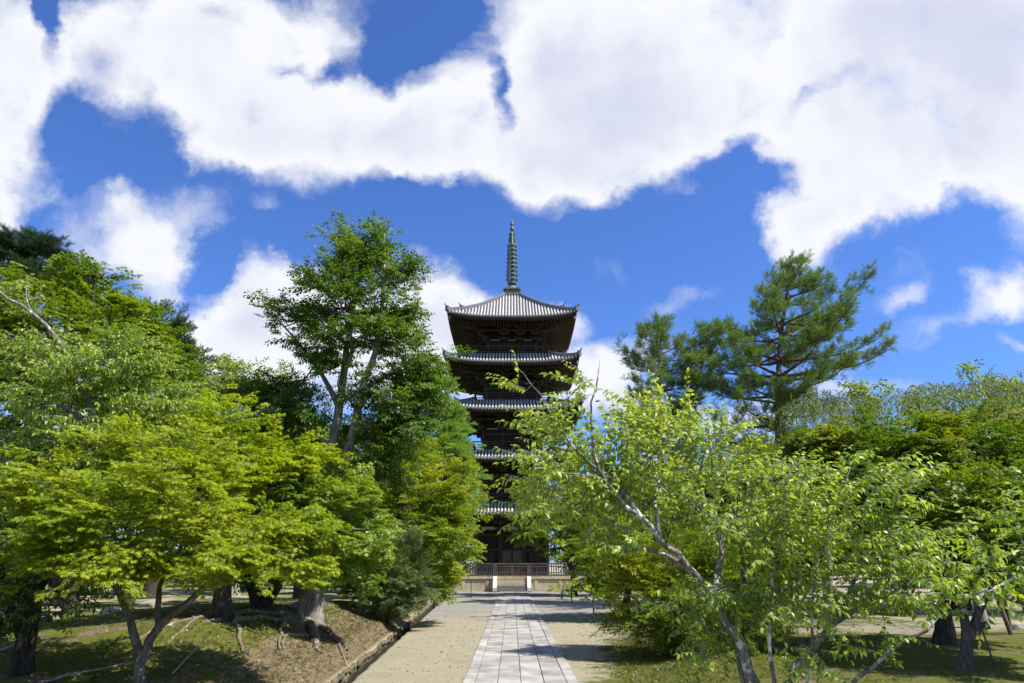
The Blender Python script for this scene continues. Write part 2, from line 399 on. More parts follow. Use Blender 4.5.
tag(kb.build('drain_kerb', M_KERB, smooth=True), kind='structure')

# ------------------------------------------------------------------ pagoda
CYP = 64.3
M_WOOD = simple('dark_timber', (.034, .025, .018), (.016, .012, .009), 5, .75, .004, 30, spec=.25)
M_WOOD2 = simple('brown_timber', (.085, .060, .040), (.038, .028, .019), 6, .8, .004, 30)
M_RAIL = simple('weathered_rail', (.13, .115, .115), (.06, .05, .05), 7, .85)
M_RAILG = simple('gate_rail', (.17, .105, .06), (.07, .045, .03), 7, .85)
M_TILE = simple('roof_tile', (.54, .54, .53), (.33, .335, .34), 3.5, .6, .003, 30, spec=.4, attr='v')
M_PAN = simple('tile_pan', (.10, .10, .105), (.06, .06, .065), 4, .7)
M_RIDGE = simple('ridge_tile', (.16, .165, .175), (.09, .09, .1), 5, .65, .004, 25)
M_PLASTER = simple('white_plaster', (.55, .53, .48), (.42, .40, .36), 4, .9)
M_BRONZE = simple('green_bronze', (.17, .20, .17), (.085, .10, .09), 5, .6, metallic=.3)
M_EAVE = simple('eave_board', (.085, .06, .045), (.045, .032, .024), 6, .8)
M_DOOR = simple('grey_door', (.16, .145, .125), (.09, .08, .07), 5, .8)
pag = empty('pagoda', (0, CYP, 0)); tag(pag, 'dark timber five storey pagoda with grey tiled roofs and bronze spire', 'pagoda')
def four(fn):
    mb = MB()
    for k in range(4):
        q = MB(); fn(q); q.rot90(k); mb._m(q)
    return mb
def roofz(r, x, a, b, ze, zt, L):
    s = (a - r) / (a - b); g = s * (.66 + .34 * s)
    return ze + (zt - ze) * g + L * (min(1, abs(x) / max(r, .01))) ** 3.2 * (1 - s) ** 1.6
def make_roof(a, b, ze, zt, L, cin, top=False):
    NS, NX = 14, 30
    def pan(q):
        V = []; 
        for i in range(NS + 1):
            r = a + (b - a) * i / NS
            for j in range(NX + 1):
                x = -r + 2 * r * j / NX; V.append((x, -r, roofz(r, x, a, b, ze, zt, L)))
        q.add(V, [(i*(NX+1)+j, i*(NX+1)+j+1, (i+1)*(NX+1)+j+1, (i+1)*(NX+1)+j) for i in range(NS) for j in range(NX)], .5)
    roof = four(pan).build('roof', M_PAN, pag, smooth=True)
    def ribs(q):
        sp = .285; n = int(a / sp)
        for k in range(-n, n + 1):
            x = k * sp; r1 = max(b, abs(x) + .05)
            if a - r1 < .15: continue
            m_ = max(3, int((a - r1) / .4)); pts = []
            for i in range(m_ + 1):
                r = a + .03 + (r1 - a - .03) * i / m_; pts.append((x, -r, roofz(min(r, a), x, a, b, ze, zt, L) + .02))
            V, F = tube_np(np.array(pts), np.full(len(pts), .085), 7)
            bse = len(q.v); q.add(V, F, min(1, max(0, R.gauss(.55, .18)))); q.f.append(tuple(bse + i for i in range(7))); q.a.append(.4)
    four(ribs).build('tile_rows', M_TILE, roof, smooth=True)
    def eave(q):
        # tile edge, board and soffit
        N = 30
        for j in range(N):
            x0 = -a + 2*a*j/N; x1 = -a + 2*a*(j+1)/N
            z0 = roofz(a, x0, a, b, ze, zt, L); z1 = roofz(a, x1, a, b, ze, zt, L)
            for (o0, d0, d1) in ((0, -.14, -.02), (-.10, -.26, -.14)):
                aa = a + o0; f0 = x0 * aa / a; f1 = x1 * aa / a
                q.add([(f0,-aa,z0+d0),(f1,-aa,z1+d0),(f1,-aa,z1+d1),(f0,-aa,z0+d1),(f0*.97,-aa*.97,z0+d0),(f1*.97,-aa*.97,z1+d0)], [(0,1,2,3),(4,5,1,0)], .5)
    four(eave).build('eave_board', M_EAVE, roof)
    def soff(q):
        N, Mx = 6, 24; V = []
        for i in range(N + 1):
            r = (a - .12) + (cin - a + .12) * i / N; s_ = i / N
            for j in range(Mx + 1):
                x = -r + 2*r*j/Mx; V.append((x, -r, ze - .2 + (a - r) * .16 + L * (abs(x)/r)**3.2 * (1 - s_)**1.6))
        q.add(V, [(i*(Mx+1)+j, (i+1)*(Mx+1)+j, (i+1)*(Mx+1)+j+1, i*(Mx+1)+j+1) for i in range(N) for j in range(Mx)])
    four(soff).build('soffit', M_WOOD, roof)
    def raft(q):
        sp = .26; n = int((a - .2) / sp)
        for k in range(-n, n + 1):
            x = k * sp; r0 = a - .14; r1 = max(cin + .6, abs(x) + .05)
            if r0 - r1 < .2: continue
            def zz(r): 
                s_ = (a - .12 - r) / (a - .12 - cin); return ze - .2 + (a - r) * .16 + L * (abs(x)/r)**3.2 * (1 - max(0, s_))**1.6
            q.bar((x, -r0, zz(r0) - .09), (x, -r1, zz(r1) - .09), .1, .12)
            rm = r0 - .9
            if rm - r1 > .2: q.bar((x, -rm, zz(rm) - .24), (x, -r1, zz(r1) - .26), .1, .12)
    four(raft).build('rafters', M_WOOD2, roof)
    # hip ridges and their end ornaments
    for k in range(4):
        q = MB(); pts = []
        for i in range(11):
            r = a + .02 + (b - a) * i / 10; pts.append((-r, -r, roofz(min(r, a), r, a, b, ze, zt, L) + .12))
        for p0, p1 in zip(pts[:-1], pts[1:]): q.bar(p0, p1, .26, .30)
        q.tube([(p_[0], p_[1], p_[2] + .17) for p_ in pts], .10, 8)
        q.rot90(k); q.build('hip_ridge', M_RIDGE, roof)
        for rr in (a + .04, a - 1.15):
            q = MB(); z = roofz(min(rr, a), rr, a, b, ze, zt, L)
            x = -rr; q.bar((x+.12, x+.12, z+.26), (x-.03, x-.03, z+.26), .36, .44)
            q.tube([(x+.1, x+.1, z+.42), (x-.04, x-.04, z+.5), (x-.16, x-.16, z+.62), (x-.2, x-.2, z+.72)], [.09, .07, .05, .02], 7)
            q.rot90(k); q.build('ridge_end_tile', M_RIDGE, roof)
        q = MB(); x = -(a - .2); z = roofz(a, a, a, b, ze, zt, L) - .35
        q.bar((x, x, z + .12), (x, x, z - .05), .02, .02); q.lathe([(.03, z-.02), (.09, z-.08), (.11, z-.26), (.13, z-.32)], x, x, 10)
        q.bar((x, x, z-.3), (x, x, z-.5), .015, .015); q.add([(x-.08,x,z-.5),(x+.08,x,z-.5),(x+.06,x,z-.62),(x-.06,x,z-.62)], [(0,1,2,3)])
        q.rot90(k); q.build('wind_bell', M_BRONZE, roof)
    return roof
eaves = [6.1, 10.65, 14.95, 19.25, 23.55]
AW = [6.35, 6.2, 6.12, 6.02, 5.92]; CW = [3.0, 2.75, 2.6, 2.45, 2.3]; BW = [0, 3.62, 3.55, 3.45, 3.38]
PLAT = 1.15
RISE = [1.08, 1.08, 1.32, 1.48]
def bracket_mesh(c, zt):
    """three-step bracket cluster on the front face at x = 0, wall plane y = -c"""
    q = MB()
    for k in range(3):
        out = .42 * (k + 1); z = zt - 1.45 + .42 * k
        q.box(-.09, .09, -c - out, -c + .1, z, z + .2)
        for yy in (-c - out + .09, -c - out + .51 if k else -c - .02):
            ln = .52 + .12 * (k == 2)
            q.add([(-ln, yy-.08, z+.34), (ln, yy-.08, z+.34), (ln-.05, yy-.08, z+.24), (.25, yy-.08, z+.16), (-.25, yy-.08, z+.16), (-ln+.05, yy-.08, z+.24),
                   (-ln, yy+.08, z+.34), (ln, yy+.08, z+.34), (ln-.05, yy+.08, z+.24), (.25, yy+.08, z+.16), (-.25, yy+.08, z+.16), (-ln+.05, yy+.08, z+.24)],
                  [(0,5,4,3,2,1),(6,7,8,9,10,11)] + [(i, (i+1)%6, 6+(i+1)%6, 6+i) for i in range(6)])
            for xx in (-ln + .12, 0, ln - .12):
                q.box(xx - .11, xx + .11, yy - .11, yy + .11, z + .342, z + .44)
    q.bar((0, -c - 1.75, zt - .72), (0, -c + .1, zt - .05), .16, .2)     # tail rafter
    return q
prev = None
for i in range(5):
    c = CW[i]; zf = PLAT if i == 0 else eaves[i-1] + RISE[i-1] + .02; ze = eaves[i]; zt = ze + .12
    wall = MB()
    for k in range(4):
        q = MB(); q.add([(-c, -c, zf), (c, -c, zf), (c, -c, ze + .4), (-c, -c, ze + .4)], [(0,1,2,3)]); q.rot90(k); wall._m(q)
    W_ = wall.build('storey_wall', M_WOOD, pag)
    def cols(q):
        for x in (-c, -c/3, c/3):
            q.tube([(x, -c, zf), (x, -c, zt - 1.5)], .19 if i == 0 else .15, 12)
        for z, h_ in ((zf + .12, .2), (zt - 1.75, .2)) + (((zf + 2.1, .18), (zf + 1.0, .14)) if i == 0 else ()):
            q.box(-c + .1, c - .1, -c - .09, -c - .002, z - h_/2, z + h_/2)
        q.box(-c - .9, c + .9, -c - .95, -c - .8, zt - .62, zt - .45)
        q.box(-c - 1.3, c + 1.3, -c - 1.4, -c - 1.24, zt - .2, zt - .04)
    four(cols).build('wall_framing', M_WOOD2, W_)
    def plast(q):
        for x in (-2*c/3, 0, 2*c/3):
            q.box(x - c/3 + .3, x + c/3 - .3, -c - .03, -c - .003, zt - 1.28, zt - (1.06 if i == 0 else 1.2))
    for k in range(4):
        for x in (-2*c/3, 0, 2*c/3):
            q = MB(); q.box(x - c/3 + .3, x + c/3 - .3, -c - .03, -c - .003, zt - 1.28, zt - (1.06 if i == 0 else 1.2)); q.rot90(k); q.build('plaster_panel', M_PLASTER, W_)
    bm0 = bracket_mesh(c, zt); first = None
    for k in range(4):
        for x in (-c/3, c/3, c):
            if first is None:
                first = bm0.build('bracket_cluster', M_WOOD2, W_); o = first
            else:
                o = first.copy(); COL.objects.link(o); o.parent = W_
            o.rotation_euler = (0, 0, k * PI/2); v_ = Vector((x, 0, 0)); v_.rotate(o.rotation_euler); o.location = v_
        q = MB()
        for kk in range(3):
            out = .42 * (kk + 1); z = zt - 1.45 + .42 * kk
            q.bar((-c + .1, -c + .1, z + .1), (-c - out, -c - out, z + .1), .2, .2)
            q.box(-c - out - .1, -c - out + .25, -c - out - .1, -c - out + .25, z + .2, z + .4)
        q.bar((-c, -c, zt - .05), (-c - 1.9, -c - 1.9, zt - .6), .2, .24)
        q.rot90(k); q.build('corner_bracket', M_WOOD2, W_)
    if i == 0:
        for k in range(4):
            q = MB()
            for sx_ in (-1, 1):
                q.box(sx_*.45 - .4, sx_*.45 + .4, -c - .07, -c - .003, zf + .25, zf + 2.0)
                for zz in (zf + .3, zf + 1.1, zf + 1.9): q.box(sx_*.45 - .41, sx_*.45 + .41, -c - .1, -c - .07, zz - .05, zz + .05)
            q.rot90(k); q.build('door', M_DOOR, W_)
            for sx_ in (-1, 1):
                q = MB(); x = sx_ * 2 * c / 3 
                q.box(x - .5, x + .5, -c - .06, -c - .003, zf + 1.15, zf + 1.95)
                for jj in range(9): q.box(x - .46 + jj*.11, x - .42 + jj*.11, -c - .09, -c - .06, zf + 1.18, zf + 1.92)
                q.rot90(k); q.build('lattice_window', M_WOOD2, W_)
    else:
        bw = BW[i]
        def bal(q):
            q.box(-bw, bw, -bw, -c - .003, zf - .02, zf + .1)
            q.box(-bw + .1, bw - .1, -bw + .08, -bw + .2, zf - .45, zf - .022)
            for z, th in ((.24, .07), (.5, .06), (.74, .1)): q.box(-bw - .12, bw + .12, -bw + .02, -bw + .02 + th, zf + z - th/2, zf + z + th/2)
            n = 6
            for j in range(n + 1):
                x = -bw + .06 + (2*bw - .12) * j / n; q.box(x - .045, x + .045, -bw + .005, -bw + .095, zf + .1, zf + .69)
        mb = MB()
        for k in range(4):
            q = MB(); bal(q); q.rot90(k)
            q.build('balcony_rail', M_RAIL if False else M_WOOD2, W_)
    if i < 4: make_roof(AW[i], BW[i+1] + .02, ze, ze + RISE[i], .5, c + .02)
    else: make_roof(AW[i], .62, ze, 27.75, .5, c + .02, True)
# bronze finial
fin = MB(); fin.box(-.84, .84, -.84, .84, 27.7, 27.95); fin.box(-.74, .74, -.74, .74, 27.95, 28.35); fin.box(-.86, .86, -.86, .86, 28.35, 28.5)
F_ = fin.build('finial_base', M_BRONZE, pag)
q = MB(); q.lathe([(.62, 28.5), (.6, 28.62), (.5, 28.8), (.32, 28.95), (.12, 29.0), (.3, 29.05), (.46, 29.2), (.5, 29.3), (.12, 29.32)], 0, 0, 24); q.build('lotus_bowl', M_BRONZE, F_, smooth=True)
q = MB(); q.tube([(0,0,28.9), (0,0,36.1)], [.13, .08], 12); q.build('mast', M_BRONZE, F_, smooth=True)
for k in range(9):
    z = 29.7 + k * .47; r = .60 - k * .014
    q = MB(); q.lathe([(r, z-.07), (r+.03, z), (r, z+.07), (r-.09, z+.05), (r-.09, z-.05), (r, z-.07)], 0, 0, 24)
    for j in range(8):
        a_ = j * PI/4; q.bar((.1*math.cos(a_), .1*math.sin(a_), z+.02), ((r-.05)*math.cos(a_), (r-.05)*math.sin(a_), z), .05, .06)
    q.lathe([(.13, z-.15), (.2, z-.05), (.2, z+.05), (.13, z+.15)], 0, 0, 12)
    q.build('ring', M_BRONZE, F_)
for k in range(4):
    q = MB(); q.add([(.08,-.01,33.75),(.34,-.01,33.85),(.38,-.01,34.2),(.3,-.01,34.5),(.36,-.01,34.8),(.2,-.01,35.05),(.08,-.01,34.95),
                     (.08,.01,33.75),(.34,.01,33.85),(.38,.01,34.2),(.3,.01,34.5),(.36,.01,34.8),(.2,.01,35.05),(.08,.01,34.95)],
                    [tuple(range(7)), tuple(range(13,6,-1))] + [(i, (i+1)%7, 7+(i+1)%7, 7+i) for i in range(7)])
    q.rot90(k); q.build('water_flame', M_BRONZE, F_)
q = MB(); q.lathe([(.05, 35.15), (.22, 35.3), (.24, 35.45), (.16, 35.6), (.06, 35.68), (.18, 35.85), (.2, 36.0), (.12, 36.2), (.04, 36.45), (.0, 36.75)], 0, 0, 16); q.build('jewel', M_BRONZE, F_, smooth=True)

# stone platform
PW = 6.0; pl = empty('stone_platform', (0, CYP, 0)); tag(pl, 'pale stone platform with panelled sides under the pagoda', 'platform')
q = MB(); q.box(-PW+.08, PW-.08, -PW+.08, PW-.08, -.1, PLAT-.02, .5); q.build('core', M_STONE, pl)
def capf(q):
    n = 6
    for j in range(n):
        x0 = -PW-.04 + (2*PW+.08)*j/n; x1 = -PW-.04 + (2*PW+.08)*(j+1)/n
        q.box(x0+.004, x1-.004, -PW-.04, -PW+.5, PLAT-.19, PLAT, R.uniform(.3,.9))
        q.box(x0+.004, x1-.004, -PW-.02, -PW+.3, -.1, .14, R.uniform(.2,.7))
four(capf).build('kerb_stones', M_STONE, pl)
for k in range(4):
    for j in range(7):
        x = -PW + .12 + (2*PW - .24) * j / 6
        if abs(x) < 1.5 and k == 0: continue
        q = MB(); q.box(x-.13, x+.13, -PW+.01, -PW+.2, .142, PLAT-.192, R.uniform(.4,.8)); q.rot90(k); q.build('pilaster', M_STONE, pl)
def panf(q):
    for j in range(6):
        x0 = -PW + .12 + (2*PW-.24)*j/6 + .135; x1 = -PW + .12 + (2*PW-.24)*(j+1)/6 - .135
        q.box(x0, x1, -PW+.05, -PW+.2, .142, PLAT-.29, R.uniform(.3,.7)); 
four(panf).build('panels', M_STONE, pl)
# stairs
st = empty('stone_stairs', (0, CYP - PW, 0)); tag(st, 'short stone stairs with white cheek stones at the end of the paved path', 'stairs')
for k in range(5):
    q = MB(); z = PLAT - .23 * (k) - .02; y0 = -.3 * (k + 1); zt_ = PLAT - .23*(k+1) 
    if zt_ <= 0.01: zt_ = .04
    q.box(-1.2, 1.2, y0 - .05, -.06, -.05 if k == 4 else zt_ - .23, zt_, R.uniform(.4,.8)) if k < 4 else q.box(-1.55, 1.55, y0 - .02, -.06, -.05, .07, .5)
    q.build('step', M_STONE if k < 2 else M_STONE_D, st)
for s_ in (-1, 1):
    q = MB(); x0, x1 = (1.2, 1.52) if s_ > 0 else (-1.52, -1.2)
    pr = [(-.05, PLAT+.02), (-.35, PLAT+.02), (-1.3, .32), (-1.3, -.05), (-.05, -.05)]
    V = [(x0+.003, y, z) for y, z in pr] + [(x1, y, z) for y, z in pr]
    q.add(V, [(0,1,2,3,4),(9,8,7,6,5)] + [(i, 5+i, 5+(i+1)%5, (i+1)%5) for i in range(5)]); q.build('cheek_stone', M_STONE_W, st)
# fence on the platform edge
def fence(name, label, x0, x1, y, mat, rz=0, n_b=None, group=None):
    f = empty(name, (0, CYP, PLAT), rz); tag(f, label, 'fence', group)
    q = MB(); 
    for z, th in ((.97, .11), (.76, .08), (.28, .07), (.08, .11)): q.box(x0, x1, y - th/2, y + th/2, z - th/2, z + th/2)
    q.build('rails', M_RAIL, f)
    q = MB(); n = int((x1 - x0) / .19)
    for j in range(1, n): x = x0 + (x1-x0)*j/n; q.box(x-.036, x+.036, y-.02, y+.02, .0, .93)
    q.build('balusters', mat, f)
    npst = max(2, int((x1-x0)/1.3) + 1)
    for j in range(npst):
        x = x0 + .05 + (x1 - x0 - .1) * j / (npst - 1); q = MB(); q.box(x-.065, x+.065, y-.06, y+.06, 0, 1.0); q.build('post', M_RAIL, f)
    return f
fence('wooden_railing', 'weathered grey railing west of the brown gate on the platform front', -PW+.05, -1.43, -PW+.14, M_RAIL, group='railings round the platform')
fence('wooden_railing', 'weathered grey railing east of the brown gate on the platform front', 1.43, PW-.05, -PW+.14, M_RAIL, group='railings round the platform')
fence('wooden_railing', 'grey railing along the west edge of the platform', -PW+.25, PW-.25, -PW+.14, M_RAIL, -PI/2, group='railings round the platform')
fence('wooden_railing', 'grey railing along the east edge of the platform', -PW+.25, PW-.25, -PW+.14, M_RAIL, PI/2, group='railings round the platform')
fence('wooden_gate', 'brown slatted gate closing the top of the stone stairs', -1.36, 1.36, -PW+.12, M_RAILG)['category'] = 'gate'

# bent metal handrail near the platform
M_METAL = simple('dark_metal', (.05, .05, .05), (.09, .08, .07), 10, .5, spec=.5)
hr = empty('handrail', (*P(471, 598.5, 48)[:2], 0)); tag(hr, 'dark bent metal handrail frame standing on gravel before the pagoda', 'handrail')
q = MB(); q.tube([(0,0,0), (0,0,1.05), (-.75,.1,1.75)], .028, 8); q.tube([(0,0,1.05), (-.05,0,1.05)], .028, 8); q.build('rail', M_METAL, hr)
q = MB(); q.tube([(-1.2,.1,0), (-1.2,.1,1.75)], .025, 8); q.tube([(-.75,.1,1.75), (-1.2,.1,1.75)], .025, 8); q.build('post', M_METAL, hr)
q = MB(); q.box(-1.3, .08, -.06, .16, 0, .05); q.build('foot_plate', M_METAL, hr)
# ------------------------------------------------------------------ foliage templates
def leaf_oval(L, W, droop=.25, fold=.25, n=2):
    """folded, arched leaf along +x: 2n quads"""
    xs_ = np.linspace(0, 1, n + 2); wv = np.sin(PI * xs_ ** .8) ; wv[0] = .02; wv[-1] = 0.0
    V = []; F = []
    for x, w_ in zip(xs_, wv):
        z = -droop * x * x * L
        V += [(x*L, 0, z), (x*L, w_*W/2, z + fold*w_*W/2), (x*L, -w_*W/2, z + fold*w_*W/2)]
    for i in range(n + 1):
        a = 3*i; b = 3*(i+1); F += [(a, b, b+1, a+1), (a, a+2, b+2, b)]
    return np.array(V), np.array(F)
def leaf_diamond(L, W, droop=.2, fold=.25):
    return np.array([(0,0,0), (.45*L, W/2, fold*W/2 - .2*droop*L), (L, 0, -droop*L), (.45*L, -W/2, fold*W/2 - .2*droop*L)]), np.array([(0,1,2,3)])
def leaf_palm(S, lobes=5, droop=.25):
    V = []; F = []
    angs, lens = ((-78, -38, 0, 38, 78), (.62, .88, 1, .88, .62)) if lobes == 5 else ((-55, 0, 55), (.85, 1, .85))
    for a_, l in zip(angs, lens):
        a_ = math.radians(a_); d = np.array((math.cos(a_), math.sin(a_))); s_ = np.array((-d[1], d[0])); l *= S; b = len(V)
        wd = .15 if lobes == 5 else .22
        for q in (d*0, d*l*.45 + s_*l*wd, d*l, d*l*.45 - s_*l*wd):
            rr = np.linalg.norm(q); V.append((q[0], q[1], -droop * rr * rr / S))
        F.append((b, b+1, b+2, b+3))
    return np.array(V), np.array(F)
def rotm(yaw, pitch, roll):
    cy_, sy = math.cos(yaw), math.sin(yaw); cp, sp = math.cos(pitch), math.sin(pitch); cr, sr = math.cos(roll), math.sin(roll)
    Rz = np.array([[cy_,-sy,0],[sy,cy_,0],[0,0,1]]); Ry = np.array([[cp,0,-sp],[0,1,0],[sp,0,cp]]); Rx = np.array([[1,0,0],[0,cr,-sr],[0,sr,cr]])
    return Rz @ Ry @ Rx
class Spray:
    """leaf geometry (V,F,leaf random) + twig geometry (TV,TF)"""
    def __init__(s): s.V = []; s.F = []; s.r = []; s.n = 0; s.TV = []; s.TF = []; s.tn = 0
    def leaf(s, lf, pos, M, sc_=1, r=.5):
        V, F = lf; s.V.append(V * sc_ @ M.T + pos); s.F.append(F + s.n); s.r += [r] * len(F); s.n += len(V)
    def twig(s, pts, r0, r1, n=3):
        V, F = tube_np(np.array(pts), np.linspace(r0, r1, len(pts)), n); s.TV.append(V); s.TF.append(F + s.tn); s.tn += len(V)
    def done(s):
        s.V = np.vstack(s.V); s.F = np.vstack(s.F); s.r = np.array(s.r)
        if s.TV: s.TV = np.vstack(s.TV); s.TF = np.vstack(s.TF)
        return s
def sp_maple(rg, L=.42, S=.062, nodes=6, lobes=5):
    s = Spray(); lf = leaf_palm(S, lobes)
    def shoot(p0, yaw, L_, k):
        pts = [p0]; d = np.array((math.cos(yaw), math.sin(yaw), 0)); ss = 1 if k else 0
        for i in range(1, k + 2):
            f = i / (k + 1); pts.append(p0 + d * L_ * f + np.array((0, 0, -.12 * L_ * f * f + rg.uniform(-.006, .006))))
        s.twig(pts, .0035, .0012)
        for i, p_ in enumerate(pts[1:]):
            for sd in (-1, 1):
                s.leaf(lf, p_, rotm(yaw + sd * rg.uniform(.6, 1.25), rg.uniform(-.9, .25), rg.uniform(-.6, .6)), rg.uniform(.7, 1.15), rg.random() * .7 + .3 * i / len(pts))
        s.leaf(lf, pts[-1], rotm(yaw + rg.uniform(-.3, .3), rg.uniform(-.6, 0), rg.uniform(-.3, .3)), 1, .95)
    shoot(np.zeros(3), 0, L, nodes)
    for f, sd in ((.22, 1), (.35, -1), (.55, 1), (.68, -1)):
        shoot(np.array((L * f, 0, -.12 * L * f * f)), sd * rg.uniform(.6, .95), L * (1 - f) * .75, max(1, int(nodes * (1 - f) * .7)))
    return s.done()
def sp_cherry(rg, L=.5, S=.1, n=11, droopy=1.0, wd=.46):
    s = Spray(); lf = leaf_oval(S, S * wd, .3, .3, 2); pts = []; z = 0
    for i in range(7): f = i / 6; pts.append(np.array((L * f, .02 * math.sin(f * 5), .10 * L * math.sin(f * 2.4))))
    s.twig(pts, .0045, .0015)
    for i in range(n):
        f = (i + .7) / n; k = min(5, int(f * 6)); p_ = pts[k] + (pts[k+1] - pts[k]) * (f * 6 - k)
        sd = 1 if i % 2 else -1
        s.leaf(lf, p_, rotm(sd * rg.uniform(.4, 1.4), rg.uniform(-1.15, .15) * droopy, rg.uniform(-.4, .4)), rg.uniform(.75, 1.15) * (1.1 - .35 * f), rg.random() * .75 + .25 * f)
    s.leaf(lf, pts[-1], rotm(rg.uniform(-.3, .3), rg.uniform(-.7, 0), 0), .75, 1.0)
    return s.done()
def sp_broad(rg, L=.5, S=.1, n=12, wd=.45, pitch=(-.9, .1), diamond=True):
    s = Spray(); lf = leaf_diamond(S, S * wd) if diamond else leaf_oval(S, S * wd, .25, .3, 1)
    for sub, (f0, yaw) in enumerate(((0, 0), (.25, .75), (.4, -.75), (.6, .7))):
        L_ = L * (1 - f0); d = np.array((math.cos(yaw), math.sin(yaw), -.1)); o = np.array((L * f0, 0, 0)) if sub else np.zeros(3)
        if sub: L_ *= .7
        k = max(3, int(n * L_ / L))
        for i in range(k):
            f = (i + .6) / k; p_ = o + d * L_ * f
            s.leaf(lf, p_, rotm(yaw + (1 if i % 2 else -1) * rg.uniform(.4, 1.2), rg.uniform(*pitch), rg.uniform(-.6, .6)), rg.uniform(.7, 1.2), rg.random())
        s.twig([o, o + d * L_ * .95], .004, .0015)
    return s.done()
def sp_pine(rg, L=.34, S=.15, n=34, wd=.014, spread=.75, side=3):
    s = Spray()
    for sub in range(side + 1):
        yaw = 0 if sub == 0 else rg.uniform(.5, .9) * (1 if sub % 2 else -1); pt = 0 if sub == 0 else rg.uniform(-.1, .5)
        M = rotm(yaw, pt, 0); o = np.array((L * .18 * sub, 0, 0)) if sub else np.zeros(3); L_ = L * (1 if sub == 0 else .6)
        k = n if sub == 0 else n // 2
        for i in range(k):
            f = .15 + .85 * i / k; a_ = i * 2.4; sp_ = spread * rg.uniform(.6, 1.2)
            D = M @ np.array((math.cos(sp_), math.sin(sp_) * math.cos(a_), math.sin(sp_) * math.sin(a_)))
            U = np.cross(D, (rg.uniform(-1, 1), rg.uniform(-1, 1), rg.uniform(-1, 1))); U /= np.linalg.norm(U) + 1e-9
            p_ = o + M @ np.array((L_ * f, 0, 0)); l = S * rg.uniform(.75, 1.1); b = s.n
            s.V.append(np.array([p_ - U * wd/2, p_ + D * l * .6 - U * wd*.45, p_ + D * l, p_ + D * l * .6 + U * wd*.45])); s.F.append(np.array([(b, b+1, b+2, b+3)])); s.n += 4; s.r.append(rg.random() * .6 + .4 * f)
        s.twig([o, o + M @ np.array((L_, 0, 0))], .006, .003)
    return s.done()
def sp_weep(rg, L=1.5, S=.11, n=36):
    s = Spray(); lf = leaf_diamond(S, S * .36, .15); pts = []
    for i in range(9): f = i / 8; pts.append(np.array((L * .3 * math.sin(f * 1.7), .05 * math.sin(f * 7), .06 * L * math.sin(f * 3) - L * f ** 1.6)))
    s.twig(pts, .008, .003)
    for i in range(n):
        f = .1 + .9 * i / n; k = min(7, int(f * 8)); p_ = pts[k] + (pts[k+1] - pts[k]) * (f * 8 - k)
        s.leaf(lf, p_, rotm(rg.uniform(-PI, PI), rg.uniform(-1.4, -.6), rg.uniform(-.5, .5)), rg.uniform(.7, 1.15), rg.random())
    return s.done()
def variants(fn, nvar, seed, **kw):
    rg = random.Random(seed); return [fn(rg, **kw) for _ in range(nvar)]

